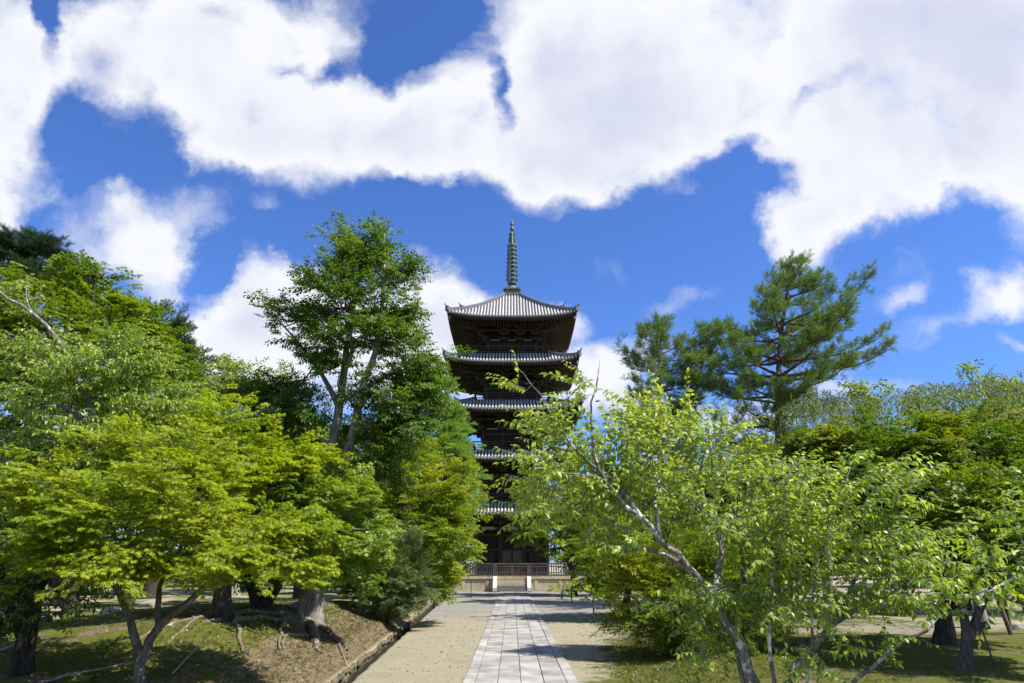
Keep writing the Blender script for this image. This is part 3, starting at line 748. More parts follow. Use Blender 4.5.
# ------------------------------------------------------------------ tree growth
class Skel:
    def __init__(s): s.p = []; s.par = []; s.r = []; s.ok = []; s.stem = []
    def add(s, p, par, r=0.0, ok=True, stem=-1):
        s.p.append(np.asarray(p, float)); s.par.append(par); s.r.append(r); s.ok.append(ok); s.stem.append(stem); return len(s.p) - 1
def smooth_poly(pts, step):
    pts = [np.asarray(p, float) for p in pts]; out = []; P_ = [2*pts[0]-pts[1]] + pts + [2*pts[-1]-pts[-2]]
    for i in range(1, len(P_) - 2):
        n = max(1, int(np.linalg.norm(P_[i+1] - P_[i]) / step))
        for k in range(n):
            t = k / n; a, b, c, d = P_[i-1], P_[i], P_[i+1], P_[i+2]
            out.append(.5 * ((2*b) + (-a+c)*t + (2*a-5*b+4*c-d)*t*t + (-a+3*b-3*c+d)*t**3))
    out.append(pts[-1]); return out
def grow(rg, stems, tips, step=.35, rtip=.006, expo=.5, upw=.35, clear=0.0, kink=.1):
    """stems: [(points, r0, r1)] ; tips: (n,3). Returns skeleton."""
    s = Skel()
    for k, (pts, r0, r1) in enumerate(stems):
        pts = smooth_poly(pts, step); m_ = len(pts)
        if k == 0: par = -1; start = 0
        else:
            d = [np.linalg.norm(q - pts[0]) for q in s.p]; par = int(np.argmin(d)); start = 1
        for i in range(start, m_):
            f = i / (m_ - 1); f2 = 1 - (1 - f) ** 1.25; j = rg.normal(0, kink * .25, 3) * (r0 ** .5) if 0 < i < m_ - 1 else 0
            par = s.add(pts[i] + j, par, r0 + (r1 - r0) * f2, ok=(f > clear if k == 0 else True), stem=k)
    ns = len(s.p); A_ = np.array(s.p)
    d0 = np.array([np.min(np.linalg.norm(A_ - q, axis=1)) for q in tips]); order = np.argsort(d0)
    cap = len(tips) * 40 + ns; N = np.zeros((cap, 3)); N[:ns] = A_; OK = np.zeros(cap, bool); OK[:ns] = s.ok; cnt = ns; tipn = []
    for ti in order:
        q = tips[ti]; D = q - N[:cnt]; d = np.linalg.norm(D, axis=1) + 1e-6
        cost = d * (1 + upw * (1 - D[:, 2] / d)) ; cost[~OK[:cnt]] = 1e9
        i = int(np.argmin(cost)); L = d[i]; n = max(1, min(30, int(L / step)))
        pd = N[i] - N[s.par[i]] if s.par[i] >= 0 else np.array((0, 0, 1.0)); pd = pd / (np.linalg.norm(pd) + 1e-9)
        ctrl = N[i] + pd * L * .25 + (q - N[i]) * .3; par = i
        for k in range(1, n + 1):
            t = k / n; pt = (1-t)**2 * N[i] + 2*t*(1-t) * ctrl + t*t * q
            if k < n: pt = pt + rg.normal(0, kink * L / n * .6, 3)
            if cnt >= cap: break
            par = s.add(pt, par); N[cnt] = pt; OK[cnt] = True; cnt += 1
        tipn.append(par)
    n = len(s.p); c = np.zeros(n); 
    for i in tipn: c[i] += 1
    for i in range(n - 1, 0, -1): c[s.par[i]] += c[i]
    r = np.array(s.r); rb = rtip * np.maximum(c, 1) ** expo
    for i in range(n):
        if s.stem[i] < 0: r[i] = min(rb[i], r[s.par[i]] * .85) if s.par[i] >= 0 else rb[i]
    s.c = c; s.R = r; s.N = np.array(s.p); s.tips = tipn; return s
def skel_mesh(s, rmin=0.0, flare=0.0):
    n = len(s.p); ch = [[] for _ in range(n)]
    for i in range(1, n):
        if s.par[i] >= 0: ch[s.par[i]].append(i)
    VS = []; FS = []; off = 0; stack = [(0, -1)]
    while stack:
        st_, frm = stack.pop(); chain = [frm] if frm >= 0 else []; i = st_; 
        rr = []
        while True:
            chain.append(i)
            if not ch[i]: break
            k = sorted(ch[i], key=lambda c_: (s.stem[c_] >= 0 and s.stem[c_] == s.stem[i], s.c[c_], s.R[c_]), reverse=True)
            for o_ in k[1:]: stack.append((o_, i))
            i = k[0]
        if len(chain) < 2: continue
        R_ = s.R[chain].copy()
        if frm >= 0: R_[0] = min(R_[0], R_[1] * 1.15)
        if R_.max() < rmin: continue
        if frm < 0 and flare: R_[:3] *= np.array((1 + flare, 1 + flare*.35, 1 + flare*.1))[:len(R_[:3])]
        R_[-1] *= .5; mx = R_.max(); k = 10 if mx > .12 else 7 if mx > .04 else 5 if mx > .015 else 3
        V, F = tube_np(s.N[chain], R_, k); VS.append(V); FS.append(F + off); off += len(V)
    return np.vstack(VS), np.vstack(FS)
def place(templates, pos, dirs, nrm, scale, rg, vbase, jit_v=.25):
    """instances templates at pos, x axis along dirs, z axis near nrm"""
    X = dirs / (np.linalg.norm(dirs, axis=1)[:, None] + 1e-9)
    Yv = np.cross(nrm, X); Yv /= np.linalg.norm(Yv, axis=1)[:, None] + 1e-9; Zv = np.cross(X, Yv)
    M = np.stack([X, Yv, Zv], -1)      # columns
    which = rg.integers(0, len(templates), len(pos)); VS = []; FS = []; vs = []; TV = []; TF = []; off = 0; toff = 0
    for k, T in enumerate(templates):
        I = np.where(which == k)[0]
        if not len(I): continue
        V = np.einsum('nij,vj->nvi', M[I], T.V) * scale[I][:, None, None] + pos[I][:, None, :]
        F = T.F[None] + (np.arange(len(I)) * len(T.V))[:, None, None] + off
        VS.append(V.reshape(-1, 3)); FS.append(F.reshape(-1, 4)); off += len(I) * len(T.V)
        vs.append((vbase[I][:, None] + jit_v * (T.r[None] - .5) * 2).ravel())
        if len(T.TV):
            V = np.einsum('nij,vj->nvi', M[I], T.TV) * scale[I][:, None, None] + pos[I][:, None, :]
            F = T.TF[None] + (np.arange(len(I)) * len(T.TV))[:, None, None] + toff
            TV.append(V.reshape(-1, 3)); TF.append(F.reshape(-1, 4)); toff += len(I) * len(T.TV)
    return np.vstack(VS), np.vstack(FS), np.clip(np.concatenate(vs), 0, 1), (np.vstack(TV), np.vstack(TF)) if TV else None
def E(px, py, rx, ry, Y, rd=None, w=1.0):
    k = ppm(py, Y); return (P(px, py, Y), np.array((rx * k, (rd if rd is not None else rx * k * .9), ry * k)), w)
def sample_tips(rg, ells, n, pads, pad=(.32, .32, .14), shell=(.5, 1.0), zmin=None):
    """attraction points gathered in foliage pads spread through the crown ellipsoids"""
    vol = np.array([e[2] * np.prod(e[1]) ** (2/3) for e in ells]); vol /= vol.sum(); out = []
    for e, f in zip(ells, vol):
        npd = max(2, int(round(pads * f))); per = max(1, int(round(n * f / npd)))
        for _ in range(npd):
            d = rg.normal(size=3); d /= np.linalg.norm(d); rr = rg.uniform(*shell) ** .8
            c = e[0] + d * e[1] * rr; sz = float(np.mean(e[1])) * rg.uniform(.7, 1.3)
            k = max(1, int(per * rg.uniform(.6, 1.4))); q = rg.normal(size=(k, 3)) * .6
            out.append(c + q * np.array(pad) * sz)
    out = np.vstack(out)
    if zmin is not None: out = out[out[:, 2] > zmin]
    return out
def make_tree(name, label, cat, stems, ells, kind, leafm, barkm, n=300, pads=40, seed=1, sprays=3, scale=1.0, step=.35, rtip=.006, expo=.5, upw=.35,
              clear=.3, flat=.5, pad=(.32, .32, .14), shell=(.5, 1.0), v0=.45, vz=.15, vj=.25, twigs=False, group=None, back=.35, rmin=0.0, flare=.35,
              droop=0.0, zmin=None, origin=None, kink=.1, up=0.0, noisy=.25, radial=.7, parts=('crown', 'trunk')):
    rg = np.random.default_rng(seed); tips = sample_tips(rg, ells, n, pads, pad, shell, zmin)
    s = grow(rg, stems, tips, step, rtip, expo, upw, clear, kink)
    # spray anchors: every tip, plus points a little way back along its twig
    pos = []; dr = []; ctr = np.mean([e[0] for e in ells], axis=0)
    for t in s.tips:
        p0 = s.N[t]; pp = s.N[s.par[t]]; d = p0 - pp; d = d / (np.linalg.norm(d) + 1e-9)
        for k in range(sprays):
            f = 0 if k == 0 else rg.uniform(0, 1) ; q = p0 + (pp - p0) * f + rg.normal(0, back * .18 * (k > 0), 3)
            out = p0 - ctr; out /= np.linalg.norm(out) + 1e-9
            dd = d * .6 + out * radial + rg.normal(0, .45 if k else .2, 3); dd[2] = dd[2] * flat + up - droop
            pos.append(q); dr.append(dd)
    pos = np.array(pos); dr = np.array(dr)
    nrm = rg.normal(0, .3, (len(pos), 3)) + np.array((0, 0, 1.0))
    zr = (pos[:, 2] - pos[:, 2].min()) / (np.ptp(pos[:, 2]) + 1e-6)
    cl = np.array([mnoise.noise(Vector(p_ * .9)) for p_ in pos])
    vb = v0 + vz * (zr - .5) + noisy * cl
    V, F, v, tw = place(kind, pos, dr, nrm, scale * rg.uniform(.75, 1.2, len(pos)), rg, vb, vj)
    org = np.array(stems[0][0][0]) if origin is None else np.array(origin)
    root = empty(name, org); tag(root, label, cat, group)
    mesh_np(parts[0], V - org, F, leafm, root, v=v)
    TV, TF = skel_mesh(s, rmin, flare)
    if twigs and tw is not None:
        TF = np.vstack([TF, tw[1] + len(TV)]); TV = np.vstack([TV, tw[0]])
    mesh_np(parts[1], TV - org, TF, barkm, root, smooth=True)
    return root
def G(px, py, Y, dz=-.08):
    p = P(px, py, Y); return np.array((p[0], Y, height(p[0], Y) + dz))
def S(Y, *pp, y0=None):
    """stem polyline through survey bearings at distance Y (a triple gives its own distance)"""
    return [P(a[0], a[1], a[2] if len(a) > 2 else Y) for a in pp]
def copy_thing(o, loc, rz, sc_, label):
    c = o.copy(); COL.objects.link(c); c.location = loc; c.rotation_euler = (0, 0, rz); c.scale = (sc_,) * 3; c['label'] = label
    for ch in list(o.children):
        d = ch.copy(); COL.objects.link(d); d.parent = c
    return c

# ------------------------------------------------------------------ leaf colours
def st(*c): return [(i / (len(c) - 1), x) for i, x in enumerate(c)]
L_MAPLE = leaf_mat('maple_leaf', st((0.072,0.127,0.009), (0.158,0.248,0.012), (0.304,0.382,0.017), (0.491,0.496,0.028), (.40,.42,.035)), .5)
L_MAPLE2 = leaf_mat('young_maple_leaf', st((0.067,0.116,0.010), (0.151,0.227,0.016), (0.272,0.338,0.020), (0.438,0.431,0.031)), .48)
L_MAPLED = leaf_mat('deep_green_maple_leaf', st((0.039,0.090,0.008), (0.092,0.162,0.011), (0.182,0.263,0.014), (0.392,0.323,0.024)), .42)
L_CHERRY = leaf_mat('cherry_leaf', st((0.088,0.161,0.023), (0.193,0.290,0.035), (0.340,0.419,0.051), (0.531,0.531,0.089)), .48, .38, .5)
L_BROAD = leaf_mat('broad_leaf', st((0.036,0.084,0.011), (0.084,0.156,0.017), (0.158,0.239,0.022), (0.283,0.323,0.032)), .42, .4, .45)
L_SOFT = leaf_mat('pale_green_leaf', st((0.068,0.126,0.021), (0.138,0.214,0.032), (0.233,0.302,0.048), (0.343,0.378,0.063)), .4)
L_PINE = leaf_mat('pine_needle', st((0.046,0.097,0.026), (0.101,0.179,0.037), (0.187,0.275,0.051), (0.296,0.358,0.069)), .3, .5, .3)
L_PINEL = leaf_mat('light_needle', st((0.058,0.132,0.033), (0.117,0.228,0.039), (0.194,0.312,0.050), (0.285,0.384,0.066)), .3, .5, .3)
L_DARKP = leaf_mat('dark_needle', st((.018,.042,.016), (.035,.072,.024), (.065,.11,.03)), .15, .5, .3)
L_SHRUB = leaf_mat('shrub_leaf', st((.06,.10,.01), (.15,.21,.016), (.28,.33,.022), (.45,.45,.04)), .42)
L_GREY = leaf_mat('grey_green_leaf', st((0.065,0.101,0.036), (0.130,0.176,0.060), (0.221,0.257,0.090)), .3)
B_MAPLE = bark_mat('maple_bark', (.16, .145, .11), (.075, .065, .05), (.30, .30, .24), .62)
B_DARK = bark_mat('dark_bark', (.07, .058, .045), (.028, .023, .019), (.14, .15, .10), .66)
B_CHERRY = bark_mat('cherry_bark', (.26, .23, .21), (.11, .095, .085), (.60, .60, .55), .54, 7)
B_TALL = bark_mat('grey_bark', (.33, .29, .235), (.17, .15, .12), (.42, .42, .36), .6, 3)
B_PINE = bark_mat('pine_bark', (.20, .12, .08), (.08, .055, .04), (.25, .17, .12), .6)
B_ROOT = bark_mat('root_bark', (.22, .185, .13), (.12, .095, .07), (.36, .34, .27), .56, 6)
B_LICH = bark_mat('lichened_dark_bark', (.13, .11, .09), (.05, .042, .035), (.50, .50, .45), .61, 5)
B_GREYTW = bark_mat('grey_twig', (.34, .30, .26), (.22, .19, .165), (.45, .42, .38), .6)

# ------------------------------------------------------------------ trees of the west side
K_MAP = variants(sp_maple, 5, 1)
K_MAPF = variants(sp_maple, 4, 2, L=.5, S=.085, nodes=4, lobes=3)
K_MAPFF = variants(sp_maple, 3, 3, L=.7, S=.13, nodes=4, lobes=3)
K_CH = variants(sp_cherry, 8, 4, wd=.5)
K_CHF = variants(sp_cherry, 4, 5, L=.55, S=.11, n=9, wd=.5)
K_BR = variants(sp_broad, 4, 6, L=.55, S=.115, n=12)
K_BRF = variants(sp_broad, 3, 7, L=.8, S=.17, n=9, wd=.55)
K_BRFF = variants(sp_broad, 3, 8, L=1.3, S=.30, n=8, wd=.6)
K_PI = variants(sp_pine, 4, 9, L=.95, S=.2, n=46, wd=.024, spread=.62)
K_TUFT = variants(sp_pine, 4, 29, L=.5, S=.19, n=30, wd=.024, spread=.7, side=2)
K_PIF = variants(sp_pine, 3, 10, L=.6, S=.2, n=26, wd=.03)
K_HIN = variants(sp_pine, 3, 11, L=.75, S=.2, n=36, wd=.035, spread=.6)
K_WEEP = variants(sp_weep, 4, 12)
K_SHR = variants(sp_broad, 4, 13, L=.32, S=.055, n=12, wd=.5, pitch=(-.4, .5))

b1 = G(141, 683, 11)
make_tree('maple_tree', 'small yellow-green maple with forked slender trunk, nearest on the mossy bank', 'maple tree',
  [([b1, P(139,667,11), P(137,641,11), P(124,608,11), P(118,589,10.9), P(100,567,10.6)], .085, .04),
   ([P(141,672,11), P(147,652,11), P(148,641,11.05), P(159,626,11.1), P(185,604,11.3), P(207,585,11.6), P(240,560,12)], .08, .03),
   ([P(159,626,11.1), P(157,600,11.2), P(163,578,11.3), P(180,550,11.5), P(200,500,11.6)], .05, .02),
   ([P(163,578,11.3), P(143,560,11), P(125,530,10.6)], .032, .018), ([P(100,567,10.6), P(70,545,10.2), P(30,530,9.8)], .04, .015),
   ([P(118,589,10.9), P(122,560,11.2), P(110,520,11.4), P(100,480,11.5)], .04, .015)],
  [E(70,530,75,34,10.6,1.2), E(40,490,55,28,11.2,1), E(150,500,80,40,11.2,1.4), E(235,525,75,38,11.6,1.3), E(130,548,80,24,10.6,1.1), E(255,556,60,24,11.4,1), E(195,556,70,18,10.8,1),
   E(175,470,70,30,12,1), E(285,545,38,26,12,1), E(110,450,45,20,12,1)],
  K_MAP, L_MAPLE, B_MAPLE, n=700, pads=52, seed=11, sprays=3, step=.16, rtip=.004, clear=.45, flat=.3, pad=(.5,.5,.17), shell=(.35,1), v0=.50, vz=.2, vj=.28, twigs=True, back=.6, noisy=.16, kink=.16)

make_tree('maple_tree', 'bright maple with thick dark trunk standing behind the slender forked maple', 'maple tree',
  [([G(222,632,16), P(222,600,16), P(226,560,16), P(215,520,16.2), P(190,470,16.4)], .19, .07),
   ([P(226,560,16), P(255,520,16), P(280,480,16)], .12, .04), ([P(215,520,16.2), P(150,480,16), P(110,450,16)], .1, .03)],
  [E(135,432,60,26,16,1.4), E(200,440,65,36,16.4,1.6), E(100,462,70,28,16,1.4), E(265,455,50,30,16.6,1.4), E(60,440,40,22,16.5,1.3), E(290,490,50,34,17,1.2), E(230,490,80,40,17,1.5), E(310,520,40,34,16.5,1)],
  K_MAPF, L_MAPLE, B_DARK, n=600, pads=44, seed=12, sprays=3, step=.25, rtip=.006, clear=.45, flat=.45, pad=(.45,.45,.18), shell=(.4,1), v0=.48, vz=.2, back=.7, noisy=.18)

make_tree('maple_tree', 'dark leafy maple with a wide forked trunk, shaded behind the bank', 'maple tree',
  [([G(258,622,20), P(258,605,20), P(250,580,20), P(245,540,20)], .22, .09), ([P(258,610,20), P(275,590,20), P(290,560,20), P(300,520,20)], .2, .06)],
  [E(250,548,50,26,20,1.5), E(300,543,40,24,20,1.3), E(230,520,60,35,20.5,1.6), E(290,505,55,35,20.5,1.6), E(190,545,40,22,20,1.2)],
  K_BR, L_BROAD, B_DARK, n=420, pads=55, seed=13, sprays=3, step=.3, clear=.5, v0=.4, back=.7)

make_tree('broadleaf_tree', 'dark shaded tree with low drooping leaves on the far west edge of the bank', 'tree',
  [([G(22,665,12), P(27,640,12), P(32,600,12.2), P(28,560,12.4), P(15,500,12.6)], .16, .07), ([P(32,600,12.2), P(50,570,12), P(70,540,12)], .1, .04), ([P(27,640,12), P(5,600,12), P(-15,560,12)], .12, .05)],
  [E(15,560,40,30,12,.9), E(45,585,34,20,11.8,.8), E(20,520,55,34,12.6,1.1), E(10,610,26,22,11.6,.7), E(70,545,30,18,12.4,.8), E(-20,600,40,40,12,1), E(55,612,28,10,11.5,.5)],
  K_CHF, L_BROAD, B_DARK, n=330, pads=45, seed=14, sprays=2, scale=.85, step=.2, clear=.3, v0=.4, vj=.3, flat=.4, droop=.1, twigs=True, back=.5)

make_tree('cherry_tree', 'old cherry with drooping leaves and a bare pale limb high over the maples', 'cherry tree',
  [([G(-30,650,14.8), P(30,560,14.7), P(88,510,14.5), P(96,430,14.4), P(74,369,14.2), P(52,333,14), P(30,312,13.9), P(0,294,13.8), P(-20,280,13.8)], .15, .025),
   ([P(40,325,13.95), P(26,300,14), P(27,275,14)], .03, .008), ([P(96,430,14.4), P(60,405,14), P(20,415,13.8)], .07, .02),
   ([P(20,415,13.8), P(36,398,13.6), P(45,392,13.6)], .03, .008), ([P(88,510,14.5), P(140,440,14.4), P(170,410,14.4)], .08, .02), ([P(74,369,14.2), P(110,360,14.3), P(150,372,14.4)], .05, .015)],
  [E(100,370,45,24,14.2,1.2), E(60,395,50,22,14,1.2), E(30,430,50,30,14,1.2), E(90,440,60,30,14.4,1.3), E(140,400,40,26,14.6,1.2), E(20,350,40,30,14.2,1.1), E(60,470,60,24,14.4,1.2), E(25,290,22,16,14,.5,.35), E(110,345,25,14,14,.7)],
  K_CHF, L_CHERRY, B_CHERRY, n=760, pads=110, seed=15, sprays=3, step=.22, clear=.45, v0=.4, vz=.1, flat=.4, twigs=True, back=.6)

make_tree('tall_maple_tree', 'tall layered maple rising above the western thicket', 'maple tree',
  [([G(70,615,24), P(75,560,24), P(70,480,24), P(80,400,24), P(90,320,24), P(95,275,24)], .22, .04), ([P(70,480,24), P(30,400,24), P(15,320,24)], .18, .05), ([P(80,400,24), P(130,360,24), P(160,345,24)], .15, .04)],
  [E(20,300,45,38,24,2), E(70,285,45,24,24,2), E(70,325,60,35,24,2.2), E(125,345,50,36,24,2), E(165,385,36,28,24,1.6), E(60,375,80,34,24.5,2), E(120,320,35,22,24,1.6), E(0,350,40,50,24,2), E(180,410,30,24,23.6,1.4), E(100,272,30,12,24,1.2), E(150,415,50,26,23,1.6)],
  K_MAPFF, L_MAPLE2, B_DARK, n=860, pads=74, seed=16, sprays=3, scale=.8, step=.4, rtip=.01, clear=.45, flat=.45, pad=(.45,.45,.19), shell=(.45,1), v0=.42, vz=.2, back=1.0, noisy=.35)

make_tree('pine_tree', 'dark pine with cloud-shaped boughs topping the western treetops', 'pine tree',
  [([G(25,600,38), P(28,450,38), P(30,330,38), P(25,270,38), P(35,240,38)], .4, .1), ([P(30,300,38), P(55,275,38)], .12, .05)],
  [E(22,246,24,9,38,1.6), E(45,254,22,9,38,1.6), E(12,262,22,9,38,1.5), E(55,272,18,9,38,1.4), E(40,285,30,10,38,2), E(8,285,26,12,38,2), E(66,290,12,8,38,1)],
  K_TUFT, L_DARKP, B_PINE, n=620, pads=60, seed=17, sprays=4, step=.6, rtip=.015, clear=.6, flat=.3, up=.35, pad=(.4,.4,.16), back=1.2, v0=.45)
make_tree('conifer_tree', 'round dark conifer peeping behind the layered maple', 'conifer',
  [([G(150,598,42), P(150,450,42), P(148,320,42)], .4, .1)],
  [E(150,325,24,14,42,2), E(140,345,36,18,42,2.4), E(165,350,24,20,42,2.4), E(130,370,45,30,42,3), E(172,375,20,25,42,2.4)],
  K_HIN, L_DARKP, B_DARK, n=560, pads=60, seed=18, sprays=3, step=.8, rtip=.02, clear=.5, flat=.8, up=.4, back=1.5, v0=.6, shell=(.5,1))
make_tree('zelkova_tree', 'pale green round-headed tree far behind between maples and tall grey trunk', 'tree',
  [([G(232,597,46), P(230,520,46), P(225,440,46), P(220,380,46)], .4, .1), ([P(230,470,46), P(260,420,46), P(268,390,46)], .2, .06), ([P(230,480,46), P(195,430,46), P(188,400,46)], .2, .06)],
  [E(215,378,36,18,46,3), E(190,400,30,22,46,2.6), E(255,384,34,22,46,3), E(225,415,50,25,46,3.4), E(285,405,30,28,46,2.6), E(190,440,40,30,46,3), E(260,445,50,30,46,3), E(175,370,18,12,46,1.5), E(300,440,30,30,46,2.5)],
  K_BRF, L_SOFT, B_TALL, n=1100, pads=110, seed=19, sprays=3, step=.8, rtip=.02, clear=.4, flat=.5, back=1.6, v0=.66, vz=.3, noisy=.35)

tall = make_tree('tall_broadleaf_tree', 'tall tree with straight pale grey double trunk and gnarled roots by the path', 'tree',
  [([G(313,616,19), P(315,600,19), P(318,575,19), P(322,530,19), P(328,480,19), P(337,420,19), P(344,370,19), P(353,310,19), P(362,262,19), P(368,240,19)], .24, .04),
   ([P(325,505,19), P(342,465,18.9), P(354,430,18.8), P(362,390,18.8), P(378,340,18.8), P(384,270,19), P(384,235,19)], .17, .03),
   ([P(339,405,19), P(322,375,19.2), P(300,345,19.2), P(276,318,19.2)], .09, .02), ([P(344,370,19), P(352,350,18.8), P(340,300,18.6)], .08, .02),
   ([P(362,390,18.8), P(395,372,18.6), P(425,370,18.6)], .08, .02), ([P(332,450,19), P(300,420,19), P(262,395,19)], .08, .02), ([P(354,430,18.8), P(385,420,18.6), P(415,405,18.6)], .07, .02)],
  [E(364,248,24,16,19,.9), E(386,233,12,9,19,.5,.5), E(335,272,24,17,18.9,.9), E(386,282,26,20,19,1), E(296,316,30,12,19.2,.9), E(348,305,42,24,18.8,1.2), E(397,318,22,15,19,.9),
   E(362,340,50,24,18.7,1.2), E(312,345,22,12,19.4,.7,.7), E(402,362,32,18,18.8,1.1), E(388,388,36,20,18.6,1.2), E(312,385,28,12,19.2,.9,.8), E(262,390,26,14,19,.8), E(290,416,34,14,19.2,1), E(408,402,28,18,18.6,1.1),
   E(392,430,36,18,18.6,1.2), E(274,430,20,12,19,.7), E(380,462,34,14,18.6,1.1), E(300,455,24,14,19.6,.8,.7), E(424,385,16,12,18.6,.8,.7), E(350,430,26,16,20,.8,.7), E(330,365,24,12,18.8,.8,.8), E(360,262,26,14,18.8,.8,.8)],
  K_BR, L_BROAD, B_TALL, n=1240, pads=150, seed=21, sprays=3, scale=.95, step=.3, rtip=.006, clear=.4, flat=.45, droop=.05, pad=(.55,.55,.16), shell=(.35,1), v0=.42, vz=.15, vj=.35, back=.7, noisy=.3, flare=.5)
# surface roots running down the bank
def root_line(pts, r0, r1, sink=.52):
    pts = [np.array((p_[0], p_[1])) for p_ in pts]; P3 = smooth_poly([np.array((a[0], a[1], 0)) for a in pts], .12); P3 = [q + np.array((.14 * mnoise.noise(Vector((i * .16, r0 * 90, 5))) * min(1, i / 6), 0, 0)) for i, q in enumerate(P3)]
    out = [np.array((q[0], q[1], height(q[0], q[1]) + .04 * mnoise.noise(Vector((q[0]*3, q[1]*3, 2))) + (r0 + (r1 - r0) * i / len(P3)) * (1 - sink * 2) + .02 - .12 * max(0, i / len(P3) - .7))) for i, q in enumerate(P3)]
    rr = [(r0 + (r1 - r0) * i / len(P3)) * (1 + .35 * mnoise.noise(Vector((i * .5, r0 * 50, 0)))) for i in range(len(P3))]
    return tube_np(np.array(out), np.array(rr), 7)
o_ = np.array(tall.location); bx, by = o_[0], o_[1]
RT = 1.35
for (pts, r0, r1) in [([(bx,by),(bx+.25,by-.9),(bx+.65,by-1.9),(bx+.95,by-2.6)], .17, .09), ([(bx,by),(bx-.35,by-.8),(bx-.6,by-1.5),(bx-.8,by-2.0),(bx-1.1,by-2.8)], .16, .05),
    ([(bx,by),(bx+.5,by-.5),(bx+1.1,by-1.3)], .15, .05), ([(bx-.7,by-1.5),(bx-.6,by-2.4),(bx-.1,by-3.4),(bx+.3,by-4.1)], .07, .02), ([(bx,by),(bx-.7,by-.3),(bx-1.3,by-.7),(bx-1.7,by-1.1)], .14, .05),
    ([(bx-.3,by-.9),(bx+.05,by-2.0),(bx+.5,by-3.0)], .06, .02), ([(bx-1.6,by-.6),(bx-1.7,by-1.7),(bx-1.2,by-2.8),(bx-1.0,by-3.9)], .07, .02), ([(bx-.5,by-1.2),(bx-1.3,by-2.4),(bx-1.5,by-3.6),(bx-1.1,by-4.8)], .05, .012), ([(bx+.3,by-1.2),(bx+.2,by-2.4),(bx+.6,by-3.6)], .05, .012), ([(bx+.6,by-.8),(bx+1.2,by-1.8),(bx+1.4,by-2.6)], .05, .012)]:
    pts = [(bx + (x - bx) * RT * .9, by + (y - by) * RT) for x, y in pts]
    V, F = root_line(pts, r0 * .95, max(.015, min(r1, .035))); mesh_np('root', V - o_, F, B_ROOT, tall, smooth=True)

make_tree('maple_tree', 'light green maple with hanging sprays just under the tall grey-trunked tree', 'maple tree',
  [([G(300,618,17.6), P(305,580,17.6), P(318,540,17.4), P(335,500,17.2)], .10, .03), ([P(318,540,17.4), P(345,530,17), P(370,530,17)], .05, .02)],
  [E(325,500,42,24,17.2,1.1), E(350,535,34,24,17,1), E(305,535,30,22,17.4,.9), E(340,570,26,14,16.8,.7), E(365,560,20,16,16.8,.6,.6)],
  K_MAPF, L_CHERRY, B_MAPLE, n=300, pads=40, seed=22, sprays=3, scale=.85, step=.2, clear=.4, flat=.35, droop=.12, v0=.4, back=.6)
make_tree('maple_tree', 'broad light green maple spreading toward the pagoda over the drain', 'maple tree',
  [([G(378,612,27), P(380,580,27), P(392,540,27), P(405,490,27), P(410,450,27)], .24, .06), ([P(384,560,27), P(350,530,27), P(335,500,27)], .12, .04), ([P(392,540,27), P(430,520,26.6), P(448,515,26.4)], .12, .04)],
  [E(400,460,40,18,27,2), E(430,480,36,22,27,1.8), E(385,500,55,30,27,2.4), E(428,515,28,22,26.6,1.8), E(400,540,55,28,26.6,2.2), E(446,548,24,20,26.4,1.4), E(350,500,45,30,27.5,2), E(440,575,24,14,26.2,1.2), E(360,560,45,30,27,2), E(452,500,14,10,26.4,.8)],
  K_MAPFF, L_MAPLE2, B_MAPLE, n=860, pads=72, seed=23, sprays=3, scale=.72, step=.4, rtip=.01, clear=.3, flat=.45, pad=(.45,.45,.19), shell=(.4,1), v0=.62, vz=.25, back=.9, noisy=.4)
make_tree('conifer_tree', 'light green feathery conifer beside the west flank of the pagoda', 'conifer',
  [([G(440,594,46), P(440,500,46), P(439,420,46), P(436,360,46)], .32, .05)],
  [E(432,368,8,10,46,1), E(432,392,14,14,46,1.6), E(436,415,18,14,46,2), E(436,440,26,16,46,2.2), E(442,468,28,18,46,2.6), E(420,410,14,14,46,1.5), E(440,500,30,25,46,3), E(448,440,12,18,46,1.5), E(450,475,13,20,46,1.5)],
  K_HIN, L_PINEL, B_DARK, n=720, pads=90, seed=24, sprays=4, step=.7, rtip=.02, clear=.3, flat=.5, up=.25, back=1.2, v0=.7, pad=(.4,.4,.15), shell=(.4,1))
make_tree('shrub', 'grey-green fine-leaved shrub on the bank beside the drain', 'shrub',
  [([G(388,612,24.5), P(389,595,24.5), P(395,575,24.5)], .05, .03), ([P(389,600,24.5), P(380,580,24.5)], .04, .02), ([P(389,600,24.5), P(408,582,24.4)], .04, .02)],
  [E(398,568,28,26,24.5,1), E(414,582,18,20,24.3,.7), E(385,590,24,20,24.5,.8), E(404,548,18,14,24.5,.7), E(402,600,22,10,24.2,.6), E(388,606,18,8,24.2,.5)],
  K_SHR, L_GREY, B_DARK, n=620, pads=70, seed=25, sprays=3, step=.15, rtip=.004, clear=.2, flat=1, v0=.55, back=.4, scale=1.1, shell=(.3,1), pad=(.4,.4,.3))

